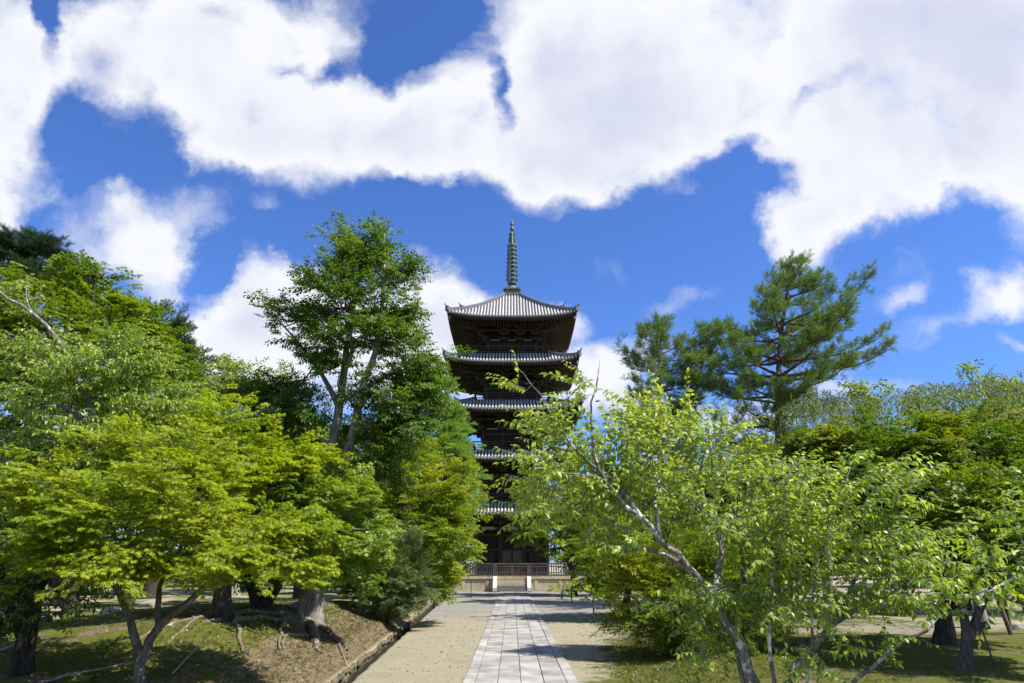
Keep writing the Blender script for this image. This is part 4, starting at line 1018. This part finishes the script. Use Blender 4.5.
# ------------------------------------------------------------------ trees of the east side
make_tree('maple_tree', 'small dark-stemmed maple on the gravel close to the platform', 'maple tree',
  [([G(574,603,50), P(574,590,50), P(573,572,50), P(562,548,50), P(550,520,50)], .24, .06), ([P(573,575,50), P(583,552,50), P(592,520,50)], .16, .05)],
  [E(560,490,38,20,50,3), E(590,510,34,24,50,3), E(545,530,26,14,50,2), E(600,480,30,22,50,2.6), E(575,540,34,16,50,2.6), E(610,530,28,24,50,2.4), E(540,505,20,14,50,1.6)],
  K_MAPFF, L_MAPLE2, B_DARK, n=520, pads=70, seed=31, sprays=3, scale=1.0, step=.6, rtip=.016, clear=.5, flat=.45, pad=(.45,.45,.19), v0=.5, vz=.25, back=1.4)
make_tree('sapling', 'tiny tufted sapling on the gravel beside the dark-stemmed maple', 'sapling',
  [([G(562,605,45.5), P(562,596,45.5), P(563,586,45.5)], .05, .02)],
  [E(562,590,7,6,45.5,.5), E(567,584,6,4,45.5,.4)], K_BR, L_CHERRY, B_DARK, n=26, pads=8, seed=32, sprays=2, scale=1.0, step=.2, v0=.5, back=.4)
make_tree('azalea_shrub', 'large yellow-green azalea shrub spreading at the east edge of the path', 'shrub',
  [([G(684,662,17.6), P(682,640,17.6), P(672,605,17.6), P(655,575,17.6)], .06, .02), ([G(690,662,17.4), P(695,630,17.4), P(705,590,17.4)], .06, .02), ([G(678,660,17.9), P(668,640,17.9), P(645,610,17.8), P(625,590,17.8)], .05, .02),
   ([G(695,658,17.9), P(715,630,17.9), P(735,600,17.9)], .05, .02), ([G(686,658,18.2), P(685,600,18.2), P(682,555,18.2)], .05, .02)],
  [E(680,560,55,34,17.8,1.3), E(640,575,42,30,17.6,1.1), E(625,545,36,22,18,1), E(700,600,55,38,17.4,1.2), E(650,610,40,26,17.4,1), E(725,560,40,34,18,1), E(740,620,36,32,17.6,.9), E(660,530,40,20,18.4,1), E(675,630,34,20,17.2,.8), E(612,570,24,20,18,.7)],
  K_SHR, L_SHRUB, B_DARK, n=1300, pads=170, seed=33, sprays=4, step=.18, rtip=.004, clear=.25, flat=.6, v0=.50, vz=.15, vj=.3, back=.45, scale=1.15, shell=(.4,1), pad=(.42,.42,.16), noisy=.5, expo=.42)
make_tree('maple_tree', 'yellowish maple behind the azalea shrub, bright in the sun', 'maple tree',
  [([G(625,618,29), P(628,590,29), P(635,550,29), P(640,510,29)], .16, .05), ([P(628,590,29), P(608,560,29), P(598,535,29)], .08, .03)],
  [E(600,545,26,24,29,1.6), E(630,510,40,28,29,2), E(610,575,24,20,28.8,1.4), E(660,500,40,28,29.4,2), E(680,480,34,24,30,1.8)],
  K_MAPFF, L_MAPLE, B_DARK, n=420, pads=60, seed=34, sprays=3, scale=.75, step=.4, rtip=.012, clear=.4, flat=.45, pad=(.45,.45,.19), v0=.55, vz=.2, back=1.0)
def pine(label, axes, Y, seed, n_br=6, gap=1.25, leafm=None):
    """axes: [(trunk points, r0, r1, [(py, reach west px, reach east px) ...])]; boughs in whorls, tips turned up"""
    rg = np.random.default_rng(seed); stems = []; tips = []; dirs = []
    for (tp, r0, r1, prof) in axes:
        stems.append((tp, r0, r1))
    for (tp, r0, r1, prof) in axes:
        poly = np.array(smooth_poly(tp, .3)); zs = [P(512, p_[0], Y)[2] for p_ in prof]; k = ppm(prof[0][0], Y)
        z = zs[0] - .3; w_ = 0
        while z > zs[-1]:
            wl = np.interp(-z, [-q for q in zs], [p_[1] for p_ in prof]) * k; wr = np.interp(-z, [-q for q in zs], [p_[2] for p_ in prof]) * k
            c = poly[np.argmin(abs(poly[:, 2] - z))]
            for b in range(n_br):
                a_ = w_ * 1.1 + b * 2 * PI / n_br + rg.normal(0, .25); cs = math.cos(a_); L = (wr if cs > 0 else wl) * abs(cs) ** .6 + (wl + wr) * .42 * (1 - abs(cs)) ; L *= rg.uniform(.78, 1.08)
                zz = z + rg.uniform(-.25, .25) * gap; d = np.array((cs, math.sin(a_), 0)); lift = L * rg.uniform(.10, .3)
                c0 = c + np.array((0, 0, zz - c[2])); pts = [c0, c0 + d * L * .35 + (0, 0, lift * .1), c0 + d * L * .7 + (0, 0, lift * .3), c0 + d * L + (0, 0, lift)]
                stems.append((pts, max(.03, .018 * L + .02), .012))
                pl_ = np.array(smooth_poly(pts, .2)); m_ = max(5, int(L * 5.6)); side = np.array((-d[1], d[0], 0))
                for q in range(m_):
                    f = .3 + .7 * (q + rg.random()) / m_; p_ = pl_[min(len(pl_) - 1, int(f * len(pl_)))]
                    off = rg.uniform(-1, 1) * (.12 + .30 * L * (1.05 - f)); tips.append(p_ + side * off + d * .15 * abs(off) + (0, 0, rg.uniform(0, .28) + .12 * abs(off)))
            z -= gap * rg.uniform(.8, 1.2) * (.75 + .5 * (zs[0] - z) / (zs[0] - zs[-1])); w_ += 1
        tips.append(poly[-1]); 
    tips = np.array(tips); s = grow(rg, stems, tips, .35, .010, .42, .1, 0, .1); pos = []; dr = []
    c0 = np.array(axes[0][0][0])
    for t in s.tips:
        out = s.N[t] - c0; out[2] = 0; out /= np.linalg.norm(out) + 1e-6
        for q in range(2):
            pos.append(s.N[t] + rg.normal(0, .16, 3) * q); dr.append(out * .55 + rg.normal(0, .3, 3) + (0, 0, rg.uniform(.35, 1.1)))
    pos = np.array(pos); dr = np.array(dr); nrm = rg.normal(0, 1, pos.shape)
    V, F, v, tw = place(K_TUFT, pos, dr, nrm, rg.uniform(.75, 1.25, len(pos)), rg, .5 + .25 * np.array([mnoise.noise(Vector(p_ * .6)) for p_ in pos]), .3)
    root = empty('pine_tree', c0); tag(root, label, 'pine tree'); mesh_np('crown', V - c0, F, leafm or L_PINE, root, v=v)
    TV, TF = skel_mesh(s, 0, .3); mesh_np('trunk', np.vstack([TV, tw[0]]) - c0, np.vstack([TF, tw[1] + len(TV)]), B_PINE, root, smooth=True)
pine('tall spreading pine with upturned bough tips, highest of the eastern trees',
  [([G(772,606,36), P(776,520,36), P(779,440,36), P(779,380,36), P(782,330,36), P(792,262,36)], .40, .05,
    [(268,6,6), (285,22,28), (300,36,44), (318,44,64), (338,60,88), (352,72,104), (370,78,100), (388,80,84), (410,78,60), (440,72,54), (470,64,50), (500,50,44)])], 36, 35, 7, 1.2)
pine('lower rounded pine just west of the tall spreading pine',
  [([G(668,606,39), P(664,520,39), P(660,440,39), P(660,380,39), P(656,330,39)], .34, .05, [(326,6,6), (336,18,20), (352,32,30), (375,38,34), (400,38,36), (430,36,36), (460,34,34)]),
   ([P(661,430,39), P(690,390,39), P(704,360,39), P(707,330,39)], .16, .04, [(332,6,6), (345,16,16), (360,22,20), (380,24,22), (405,24,24), (440,24,24)])], 39, 36, 6, 1.15)
def weeping(label, base, crown_ctr, rx, ry, Y, seed, n):
    rg = np.random.default_rng(seed); stems = [([base, P(crown_ctr[0], 560, Y), P(crown_ctr[0], 500, Y), P(crown_ctr[0]+3, crown_ctr[1]+40, Y), P(crown_ctr[0]+3, crown_ctr[1]+8, Y)], .18, .02)]; k = ppm(crown_ctr[1], Y)
    c = P(*crown_ctr, Y); tips = []
    for i in range(n):
        a_ = i * 2.4; f = math.sqrt((i + .5) / n); tips.append(c + np.array((math.cos(a_) * rx * k * f, math.sin(a_) * rx * k * .7 * f, -ry * k * f * f * .8 + rg.normal(0, .12))))
    s = grow(rg, stems, np.array(tips), .3, .008, .42, .25, .6, .35)
    I = [j for j in range(len(s.p)) if s.stem[j] < 0]; pos = s.N[I]; pos = np.vstack([pos, pos + rg.normal(0, .15, pos.shape)])
    dr = rg.normal(0, 1, pos.shape); dr[:, 2] = 0; dr += (pos - c) * .3 * np.array((1, 1, 0)); nrm = rg.normal(0, .4, (len(pos), 3)) + (0, 0, 1.0)
    V, F, v, tw = place(K_WEEP, pos, dr, nrm, rg.uniform(.35, 1.2, len(pos)), rg, np.full(len(pos), .5), .35)
    root = empty('weeping_cherry_tree', base); tag(root, label, 'weeping cherry'); keep = rg.random(len(F)) < .8
    mesh_np('crown', V - base, F[keep], L_SOFT, root, v=v[keep]); TV, TF = skel_mesh(s, 0, .3)
    mesh_np('trunk', np.vstack([TV, tw[0]]) - base, np.vstack([TF, tw[1] + len(TV)]), B_GREYTW, root, smooth=True)
weeping('weeping cherry with a dome of bare grey twigs before the tall pine', G(830,625,24), (828, 397), 48, 16, 24, 41, 110)
weeping('wide weeping cherry arching over the dark maple, grey twigs on top', G(985,625,23.5), (968, 385), 84, 18, 23.5, 42, 170)
make_tree('maple_tree', 'big deep green maple with thick mossy trunk in the eastern grove', 'maple tree',
  [([G(945,656,18), P(945,630,18), P(942,595,18), P(944,560,18), P(950,520,18), P(955,470,18)], .22, .08), ([P(944,565,18), P(915,530,18), P(880,500,18), P(855,470,18)], .13, .04), ([P(945,550,18), P(985,510,18), P(1005,460,18)], .13, .04)],
  [E(900,446,60,22,18,1.8), E(960,446,50,24,18.4,1.8), E(850,462,46,24,18,1.6), E(1010,445,40,26,18.4,1.6), E(880,475,70,28,17.6,1.8), E(950,475,70,30,17.8,1.8), E(1015,480,40,36,18,1.6), E(840,490,40,24,17.8,1.4), E(900,520,60,22,18,1.6), E(1035,450,40,50,18.5,1.5), E(825,455,30,18,18.6,1.3)],
  K_MAPF, L_MAPLED, B_DARK, n=1150, pads=84, seed=43, sprays=3, scale=1.0, step=.3, rtip=.007, clear=.5, flat=.45, pad=(.45,.45,.19), shell=(.4,1), v0=.42, vz=.35, vj=.3, back=.8, noisy=.5)
make_tree('maple_tree', 'dark maple with lichen-blotched forked trunk nearest the small sign', 'maple tree',
  [([G(966,690,14.4), P(967,660,14.4), P(966,630,14.4), P(960,600,14.4), P(945,570,14.4), P(938,540,14.4)], .12, .05), ([P(967,655,14.4), P(975,622,14.4), P(990,592,14.4), P(1012,560,14.4)], .10, .04)],
  [E(1000,530,50,26,14.4,1.3), E(950,525,40,22,14.6,1.2), E(1030,500,40,34,14.6,1.2), E(985,490,60,26,15,1.4), E(1030,560,30,22,14.2,1)],
  K_MAPF, L_MAPLED, B_LICH, n=420, pads=50, seed=44, sprays=3, step=.22, rtip=.006, clear=.6, flat=.45, pad=(.45,.45,.19), v0=.5, vz=.2, back=.6)
make_tree('maple_tree', 'pale yellow-green tree in the open ground beyond the eastern trunks', 'tree',
  [([G(905,622,30), P(905,590,30), P(900,560,30)], .2, .08)],
  [E(900,545,70,22,30,3), E(960,550,60,20,31,3), E(840,540,60,30,30,3), E(1010,545,50,22,32,3), E(780,540,50,40,30,2.6)],
  K_MAPFF, L_SOFT, B_DARK, n=520, pads=70, seed=45, sprays=3, scale=1.0, step=.5, rtip=.014, clear=.4, flat=.3, v0=.55, back=1.2)

# the near cherries
bC = np.array((2.55, 7.0, 0.0))
make_tree('cherry_tree', 'near cherry with pale lichened limbs and bright drooping leaves reaching across the pagoda', 'cherry tree',
  [([bC, bC + (0.0, 0, .5), P(757,690,7), P(738,640,7), P(712,598,7), P(690,565,7), P(660,538,6.9), P(640,515,6.8), P(610,478,6.7), P(582,457,6.6), P(560,428,6.5), P(540,395,6.4), P(512,364,6.3)], .072, .003),
   ([P(695,572,7), P(668,556,7.1), P(645,548,7.2), P(620,552,7.3), P(597,548,7.4), P(589,537,7.4), P(590,524,7.4)], .032, .010),
   ([P(640,515,6.8), P(625,505,6.7), P(600,470,6.6), P(590,420,6.6), P(596,385,6.6), P(600,360,6.6)], .025, .006),
   ([P(660,538,6.9), P(655,500,7.1), P(668,450,7.2), P(672,420,7.2)], .028, .006),
   ([bC + (0, 0, .5), P(748,690,7.3), P(735,640,7.4), P(705,600,7.4), P(690,580,7.4)], .045, .02),
   ([bC + (0.05, 0, .5), P(788,690,7), P(808,655,7), P(838,622,6.9), P(872,602,6.8), P(896,588,6.7), P(935,560,6.6)], .055, .008),
   ([bC + (0.05, 0, .6), P(775,690,6.9), P(770,640,6.8), P(772,580,6.8), P(785,520,6.8), P(790,460,6.8)], .026, .006),
   ([bC + (0.08, 0, .6), P(806,700,6.8), P(812,640,6.7), P(815,580,6.6), P(835,510,6.5), P(850,470,6.5)], .02, .005),
   ([P(712,598,7), P(720,540,7.2), P(700,490,7.3), P(705,440,7.3)], .04, .008),
   ([P(735,640,7.4), P(745,590,7.6), P(740,530,7.7), P(750,470,7.7)], .035, .008),
   ([bC + (0.1, 0, .4), P(845,690,6.4), P(868,670,6.4), P(890,653,6.3), P(925,630,6.2), P(940,616,6.2)], .035, .012),
   ([P(610,478,6.7), P(580,475,6.5), P(545,470,6.4)], .012, .005), ([P(838,622,6.9), P(860,570,6.8), P(890,535,6.7)], .03, .006)],
  [E(545,388,30,14,6.4,.25,.3), E(592,398,24,20,6.6,.4,.45), E(580,440,34,20,6.6,.45,.9), E(548,470,30,18,6.4,.35,.7), E(620,460,40,34,6.8,.6), E(660,430,40,24,7.2,.5,.9), E(600,500,46,26,7.0,.6), E(560,500,30,18,6.6,.4,.7), E(655,490,44,30,7.2,.7),
   E(705,450,36,26,7.3,.6), E(700,510,46,30,7.4,.7), E(755,470,42,22,7.6,.6), E(760,520,50,32,7.4,.8), E(800,490,42,26,6.8,.6,.7), E(805,545,50,32,6.8,.8), E(850,500,38,22,6.5,.5,.6), E(860,555,46,24,6.7,.6,.7), E(775,585,60,30,7,.9,.8), E(840,590,44,20,6.9,.6,.7),
   E(905,545,34,16,6.6,.4,.8), E(725,600,40,26,7.2,.6), E(735,635,36,18,7.2,.5,.4), E(800,640,46,18,6.8,.5,.3), E(625,540,40,20,7.2,.5,.7), E(895,640,22,10,6.3,.25,.35), E(710,650,24,16,6.8,.3,.25), E(870,470,24,14,6.6,.3,.3)],
  K_CH, L_CHERRY, B_CHERRY, n=640, pads=150, seed=51, sprays=3, scale=.73, step=.13, rtip=.0028, expo=.5, clear=.25, flat=.7, up=.12, pad=(.6,.6,.2), shell=(.25,1), v0=.5, vz=.15, vj=.35, twigs=True, back=.35, kink=.2, flare=.2, upw=.25, noisy=.3)
bD = np.array((5.6, 6.6, height(5.6, 6.6) - .05))
make_tree('cherry_tree', 'cherry at the frame edge sending one leafy branch before the sign', 'cherry tree',
  [([bD, bD + (0, 0, 1.2), P(1090,600,6.7), P(1070,500,6.7)], .12, .05), ([P(1090,600,6.7), P(1040,575,6.6), P(990,590,6.4), P(945,600,6.3)], .03, .006), ([P(1085,570,6.7), P(1030,550,6.6), P(985,565,6.5)], .02, .005)],
  [E(1000,572,34,16,6.5,.4), E(960,592,34,14,6.3,.35), E(1030,585,26,18,6.5,.4), E(925,600,22,10,6.2,.3,.7), E(990,608,22,8,6.3,.3,.6), E(1080,540,50,60,6.8,.8)],
  K_CH, L_CHERRY, B_CHERRY, n=190, pads=45, seed=52, sprays=2, scale=.85, step=.13, rtip=.003, clear=.3, flat=.4, pad=(.6,.6,.2), shell=(.25,1), v0=.5, vj=.35, twigs=True, back=.35, kink=.2)

# ------------------------------------------------------------------ the wood beyond: individual trees on three builds
def backdrop(label, name, kind, lm, H, W, seed, X, Y, leafs=260):
    g = height(X, Y); b0 = np.array((X, Y, g - .1)); k = 1
    el = [(b0 + (0, 0, H*.80), np.array((W*.32, W*.32, H*.17)), 1), (b0 + (W*.22, 0, H*.58), np.array((W*.32, W*.3, H*.18)), 1), (b0 + (-W*.22, 0, H*.55), np.array((W*.32, W*.3, H*.18)), 1),
          (b0 + (0, -W*.2, H*.42), np.array((W*.42, W*.3, H*.18)), 1), (b0 + (W*.2, -W*.1, H*.25), np.array((W*.3, W*.3, H*.14)), .8), (b0 + (-W*.22, -W*.1, H*.24), np.array((W*.3, W*.3, H*.14)), .8)]
    return make_tree(name, label, 'tree', [([b0, b0 + (.2, 0, H*.4), b0 + (0, 0, H*.85)], .28, .06)], el, kind, lm, B_DARK, n=leafs, pads=55, seed=seed, sprays=3, step=.8, rtip=.02, clear=.2, flat=.5, back=1.6, v0=.45, vz=.3, noisy=.35, group='trees of the wood beyond the grounds', rmin=.03)
A1 = backdrop('dark broadleaf tree beyond the open ground behind the forked maple', 'broadleaf_tree', K_BRFF, L_BROAD, 10, 9, 61, -26, 66)
A2 = backdrop('light green maple of the far wood, west of the drain', 'maple_tree', K_BRFF, L_SOFT, 9, 9, 62, -14, 74)
A3 = backdrop('dark conifer of the far wood on the west side', 'conifer_tree', K_PIF, L_DARKP, 12, 7, 63, -38, 70, 420)
spots = [(A1,-48,70,1.3,1.2),(A2,-60,78,.5,1.4),(A3,-66,84,2,1.3),(A1,-20,84,3.1,1.15),(A2,-34,80,2,1.3),(A3,-9.5,80,1,1.0),(A2,-11,76,1.6,1.1),(A1,-7.8,88,2.4,1.1),(A1,9.5,86,.9,1.1),(A1,-75,72,4,1.5),
         (A1,13,76,2,1.2),(A2,22,70,1,1.15),(A3,31,76,3,1.2),(A1,38,68,.5,1.3),(A2,48,72,2.2,1.5),(A3,58,78,5,1.4),(A1,68,74,3.4,1.5),(A2,78,84,1,1.6),(A1,27,92,5,1.3),(A3,18,88,2,1.0),
         (A2,12.5,60,4,.75),(A2,9.5,72,.3,.95),(A1,8.2,80,1.2,1.0),(A1,17,56,.8,.85),(A1,-13.5,58,2.8,.8),(A2,-20,54,2,.8),(A1,-34,52,1.1,.9),(A3,-46,56,.4,.9),(A2,-56,60,3,1.1)]
nm = {A1.name: 'broad dark tree', A2.name: 'pale green tree', A3.name: 'narrow dark conifer'}
for i, (o, x, y, rz, s_) in enumerate(spots):
    copy_thing(o, (x, y, height(x, y) - .1), rz, s_, f"{nm[o.name]} of the far wood {'west' if x < 0 else 'east'} of the pagoda")
# taller trees closing the eastern skyline
make_tree('broadleaf_tree', 'olive-green tree filling the skyline behind the wide weeping cherry', 'tree',
  [([G(960,604,33), P(960,500,33), P(960,420,33)], .35, .1)],
  [E(900,415,50,20,33,3), E(960,405,50,20,33,3), E(1015,405,40,22,33,3), E(930,450,70,35,33,3.4), E(1000,460,60,40,33,3.4), E(870,460,50,35,33,3), E(940,510,80,30,33,3.4), E(860,400,20,12,33,1.2), E(1040,430,40,50,33,3)],
  K_BRF, L_MAPLE2, B_DARK, n=620, pads=80, seed=71, sprays=3, step=.7, rtip=.02, clear=.3, v0=.4, vz=.2, back=1.4)
make_tree('maple_tree', 'mid green maple under the two pines', 'maple tree',
  [([G(735,616,28), P(735,570,28), P(738,500,28)], .25, .08)],
  [E(700,500,46,26,28,2.2), E(750,480,46,26,28,2.2), E(800,465,46,28,28,2.2), E(730,530,60,30,28,2.4), E(790,520,50,34,28,2.4), E(840,480,36,34,28,2), E(700,550,40,34,28,2)],
  K_MAPFF, L_MAPLED, B_DARK, n=560, pads=80, seed=72, sprays=3, scale=.9, step=.5, rtip=.014, clear=.3, flat=.45, pad=(.45,.45,.19), v0=.6, vz=.2, back=1.1)
make_tree('broadleaf_tree', 'deep green tree in shade behind the tall grey-trunked tree', 'tree',
  [([G(300,603,34), P(300,540,34), P(300,470,34)], .3, .1)],
  [E(250,480,45,30,34,2.6), E(300,465,45,28,34,2.6), E(350,480,40,30,34,2.4), E(200,500,50,34,34,2.6), E(280,530,70,30,34,3), E(360,530,50,34,34,2.6), E(140,490,50,40,34,2.6), E(60,500,70,45,34,3), E(180,550,80,22,34,3), E(20,540,60,30,34,3)],
  K_BRF, L_BROAD, B_DARK, n=760, pads=100, seed=73, sprays=3, step=.7, rtip=.02, clear=.3, v0=.5, vz=.2, back=1.4)

make_tree('broadleaf_tree', 'deep green tree closing the view between tall grey-trunked tree and pagoda', 'tree',
  [([G(400,600,38), P(400,540,38), P(400,470,38)], .3, .1)],
  [E(380,455,36,26,38,2.6), E(405,480,30,30,38,2.6), E(360,500,50,34,38,3), E(410,530,34,30,38,3), E(330,450,40,26,38,2.6)],
  K_BRF, L_MAPLE2, B_DARK, n=620, pads=80, seed=74, sprays=3, step=.7, rtip=.02, clear=.3, v0=.4, vz=.2, back=1.4)
make_tree('broadleaf_tree', 'mid green tree seen through gaps behind the old cherry', 'tree',
  [([G(60,600,32), P(60,540,32), P(60,450,32)], .3, .1)],
  [E(20,400,50,36,32,2.6), E(80,390,50,34,32,2.6), E(140,410,46,34,32,2.4), E(20,460,60,40,32,3), E(110,460,70,36,32,3), E(180,450,40,30,32,2.6), E(40,345,50,30,32,2.4), E(110,340,40,20,32,2)],
  K_BRF, L_MAPLE2, B_DARK, n=900, pads=110, seed=75, sprays=3, step=.7, rtip=.02, clear=.3, v0=.35, vz=.2, back=1.4)
# ------------------------------------------------------------------ small things
sg = empty('small_sign', G(997,675,14.7,0)); tag(sg, 'small black plate sign on a thin slanting post by the lichened trunk', 'sign')
q = MB(); q.bar((0,0,-.05), (-.12,0,.70), .03, .02); q.build('post', M_METAL, sg)
q = MB(); q.add([(-.24,-.08,.64),(.02,-.08,.68),(.02,.03,.80),(-.24,.03,.76),(-.24,-.07,.62),(.02,-.07,.66),(.02,.04,.78),(-.24,.04,.74)], [(0,1,2,3),(7,6,5,4),(0,4,5,1),(1,5,6,2),(2,6,7,3),(3,7,4,0)]); q.build('plate', M_METAL, sg)
M_POLE = simple('old_pole', (.20, .16, .12), (.10, .08, .06), 6, .9)
pr = empty('tree_prop', G(998,640,21,0)); tag(pr, 'slanting wooden props holding up a tree near the small sign', 'tree prop')
for (a_, b_) in (((-.45,0,0), (-.35,0,2.2)), ((.35,-.1,0), (.1,0,1.7)), ((1.15,-.1,0), (.55,0,1.8)), ((.75,.5,0), (.5,.1,1.7))):
    q = MB(); q.tube([a_, b_], .06, 8); q.build('pole', M_POLE, pr)
q = MB(); q.tube([(-.6,0,1.55), (1.0,0,1.6)], .05, 8); q.build('crossbar', M_POLE, pr)
for (px, py, Y, h_, lb) in ((572,614,41,.9,'thin stake at the edge of the gravel near the tiny sapling'), (594,622,33,1.0,'short stake half under the azalea shrub')):
    q = MB(); q.tube([(0,0,-.05),(0.01,0,h_*.5),(0,0,h_)], .035, 8); o = q.build('stake', M_POLE); g_ = G(px, py, Y, 0); o.location = tuple(map(float, g_)); tag(o, lb, 'stake')
q = MB(); q.lathe([(.16,-.1),(.15,.2),(.12,.5),(.13,.62),(.06,.68),(0,.68)], 0, 0, 12); o = q.build('tree_stump', B_DARK, smooth=True); o.location = tuple(map(float, G(436,606,38.5,0))); o.scale = (1.1,1.1,1.3); tag(o, 'short dark stump at the far end of the drain', 'stump')
M_ROCK = simple('rock', (.40, .35, .29), (.22, .19, .16), 4, .95, .02, 12)
for k, (px, py, Y, r, lb) in enumerate([(110,613,21,.30,'low brown rock lying behind the slender forked maple'), (150,607,24,.35,'pinkish rock on the open ground beyond the forked maple'), (50,617,19,.22,'small pale rock on the moss near the shaded western tree'),
                                        (1018,628,22,.3,'flat rock beside the wooden tree props'), (300,606,21,.32,'dark rock at the foot of the tall grey-trunked tree')]):
    q = MB(); rock(q, (0,0,0), (r, r*.8, r*.5), k + 50, .5, 3); o = q.build('rock', M_ROCK, smooth=True); g_ = G(px, py, Y, r*.15); o.location = tuple(map(float, g_)); tag(o, lb, 'rock', 'rocks on the mossy ground')
# fallen branches
def fallen(label, pts, r):
    V = []; P3 = smooth_poly([np.array(p_) for p_ in pts], .15)
    for i, q in enumerate(P3): V.append((q[0], q[1], height(q[0], q[1]) + r + (q[2])))
    Vv, F = tube_np(np.array(V), np.linspace(r, r*.45, len(V)), 6); c0 = Vv[0].copy()
    o = mesh_np('fallen_branch', Vv - c0, F, B_GREYTW, smooth=True); o.location = tuple(map(float, c0)); tag(o, label, 'fallen branch')
a_ = P(40,668,11.5); b_ = P(125,655,12.5); fallen('pale curved branch lying on moss left of the forked maple', [(a_[0],a_[1],0), ((a_[0]+b_[0])/2,12.1,.03), (b_[0],b_[1],0)], .025)
a_ = P(170,683,12); b_ = P(205,650,13.5); c_ = P(212,672,12.8); fallen('thin bent stick propped on the bank by the forked maple', [(a_[0],a_[1],0), ((a_[0]+b_[0])/2,12.8,.10), (b_[0],b_[1],.22)], .016)
a_ = P(-10,655,13); b_ = P(45,640,14); fallen('long dark branch on the ground under the shaded western tree', [(a_[0],a_[1],0), ((a_[0]+b_[0])/2,13.4,.03), (b_[0],b_[1],0)], .03)
# moss cushions, grass tufts and fallen leaves: uncountable ground cover
rg = np.random.default_rng(9)
def scatter(name, mat, n, region, tmpl, sc_, kind='stuff', vb=.5):
    pos = []
    while len(pos) < n:
        x, y = region(rg); pos.append((x, y, height(x, y) + .012))
    pos = np.array(pos); dr = rg.normal(size=(n, 3)) * (1, 1, .15); nr = rg.normal(0, .2, (n, 3)) + (0, 0, 1)
    V, F, v, _ = place(tmpl, pos, dr, nr, rg.uniform(.6, 1.3, n) * sc_, rg, rg.uniform(0, 1, n) * .6 + .2 if vb is None else np.full(n, vb), .3)
    tag(mesh_np(name, V, F, mat, v=v), kind=kind)
def one_leaf(s_):
    S_ = Spray(); S_.leaf(leaf_oval(s_, s_*.5, -.3, .5, 1), np.zeros(3), np.eye(3), 1, .5); return S_.done()
def tuft(rgn, h=.06, n=9):
    S_ = Spray()
    for i in range(n):
        S_.leaf((np.array([(0,-.004,0),(h*.5,-.004,.0),(h,0,0),(h*.5,.004,0)]), np.array([(0,1,2,3)])), np.array((rgn.uniform(-.03,.03), rgn.uniform(-.03,.03), 0)), rotm(rgn.uniform(-PI,PI), rgn.uniform(.5,1.4), 0), rgn.uniform(.6,1.2), rgn.random())
    return S_.done()
M_DRY = leaf_mat('dry_leaf', st((.07,.045,.02), (.16,.10,.05), (.26,.19,.09), (.32,.26,.13)), .15, .7, .15)
M_MOSSG = leaf_mat('moss_green', st((.04,.045,.01), (.085,.095,.015), (.14,.14,.025)), .3, .8, .1)
def reg_left(r):
    y = r.uniform(10.5, 26); return xditch(y) - .3 - abs(r.normal(0, 2.6)), y
def reg_right(r):
    y = r.uniform(11, 26); w_ = mnoise.noise(Vector((y * .6, 3, 1))) * .9 + mnoise.noise(Vector((y * 2.5, 8, 1))) * .4; return 1.75 + (y - 13) * .14 + w_ + abs(r.normal(.6, 3.2)) + r.exponential(.35) - .2, y
def reg_path(r):
    y = r.uniform(12, 34); return r.uniform(xditch(y) + .3, 3), y
scatter('fallen_leaves', M_DRY, 2000, lambda r: reg_left(r) if r.random() < .5 else reg_right(r), [one_leaf(.07), one_leaf(.05)], 1, vb=None)
scatter('scattered_leaves', M_DRY, 120, reg_path, [one_leaf(.06)], 1, vb=None)
rt = random.Random(4)
scatter('moss_tufts', M_MOSSG, 16000, lambda r: reg_left(r) if r.random() < .5 else reg_right(r), [tuft(rt, .035, 9) for _ in range(4)], 1, vb=None)
def pebble(s_):
    S_ = Spray(); S_.leaf((np.array([(-s_,-s_,0),(s_,-s_*.8,0),(s_*.8,s_,0),(-s_*.9,s_,0),(-s_*.5,-s_*.5,s_),(s_*.5,-s_*.4,s_),(s_*.4,s_*.5,s_*.9),(-s_*.5,s_*.5,s_)]), np.array([(4,5,6,7),(0,1,5,4),(1,2,6,5),(2,3,7,6),(3,0,4,7)])), np.array((0,0,-.01)), np.eye(3), 1, .5); return S_.done()
M_PEB = leaf_mat('pebbles', st((.14,.125,.09), (.24,.215,.165), (.34,.31,.24)), .0, .9, .1)
scatter('pebbles', M_PEB, 2200, lambda r: reg_path(r) if r.random() < .5 else reg_left(r), [pebble(.014), pebble(.022)], 1, vb=None)
print('faces', sum(len(o.data.polygons) for o in bpy.data.objects if o.type == 'MESH'), 'time', time.time() - T0)
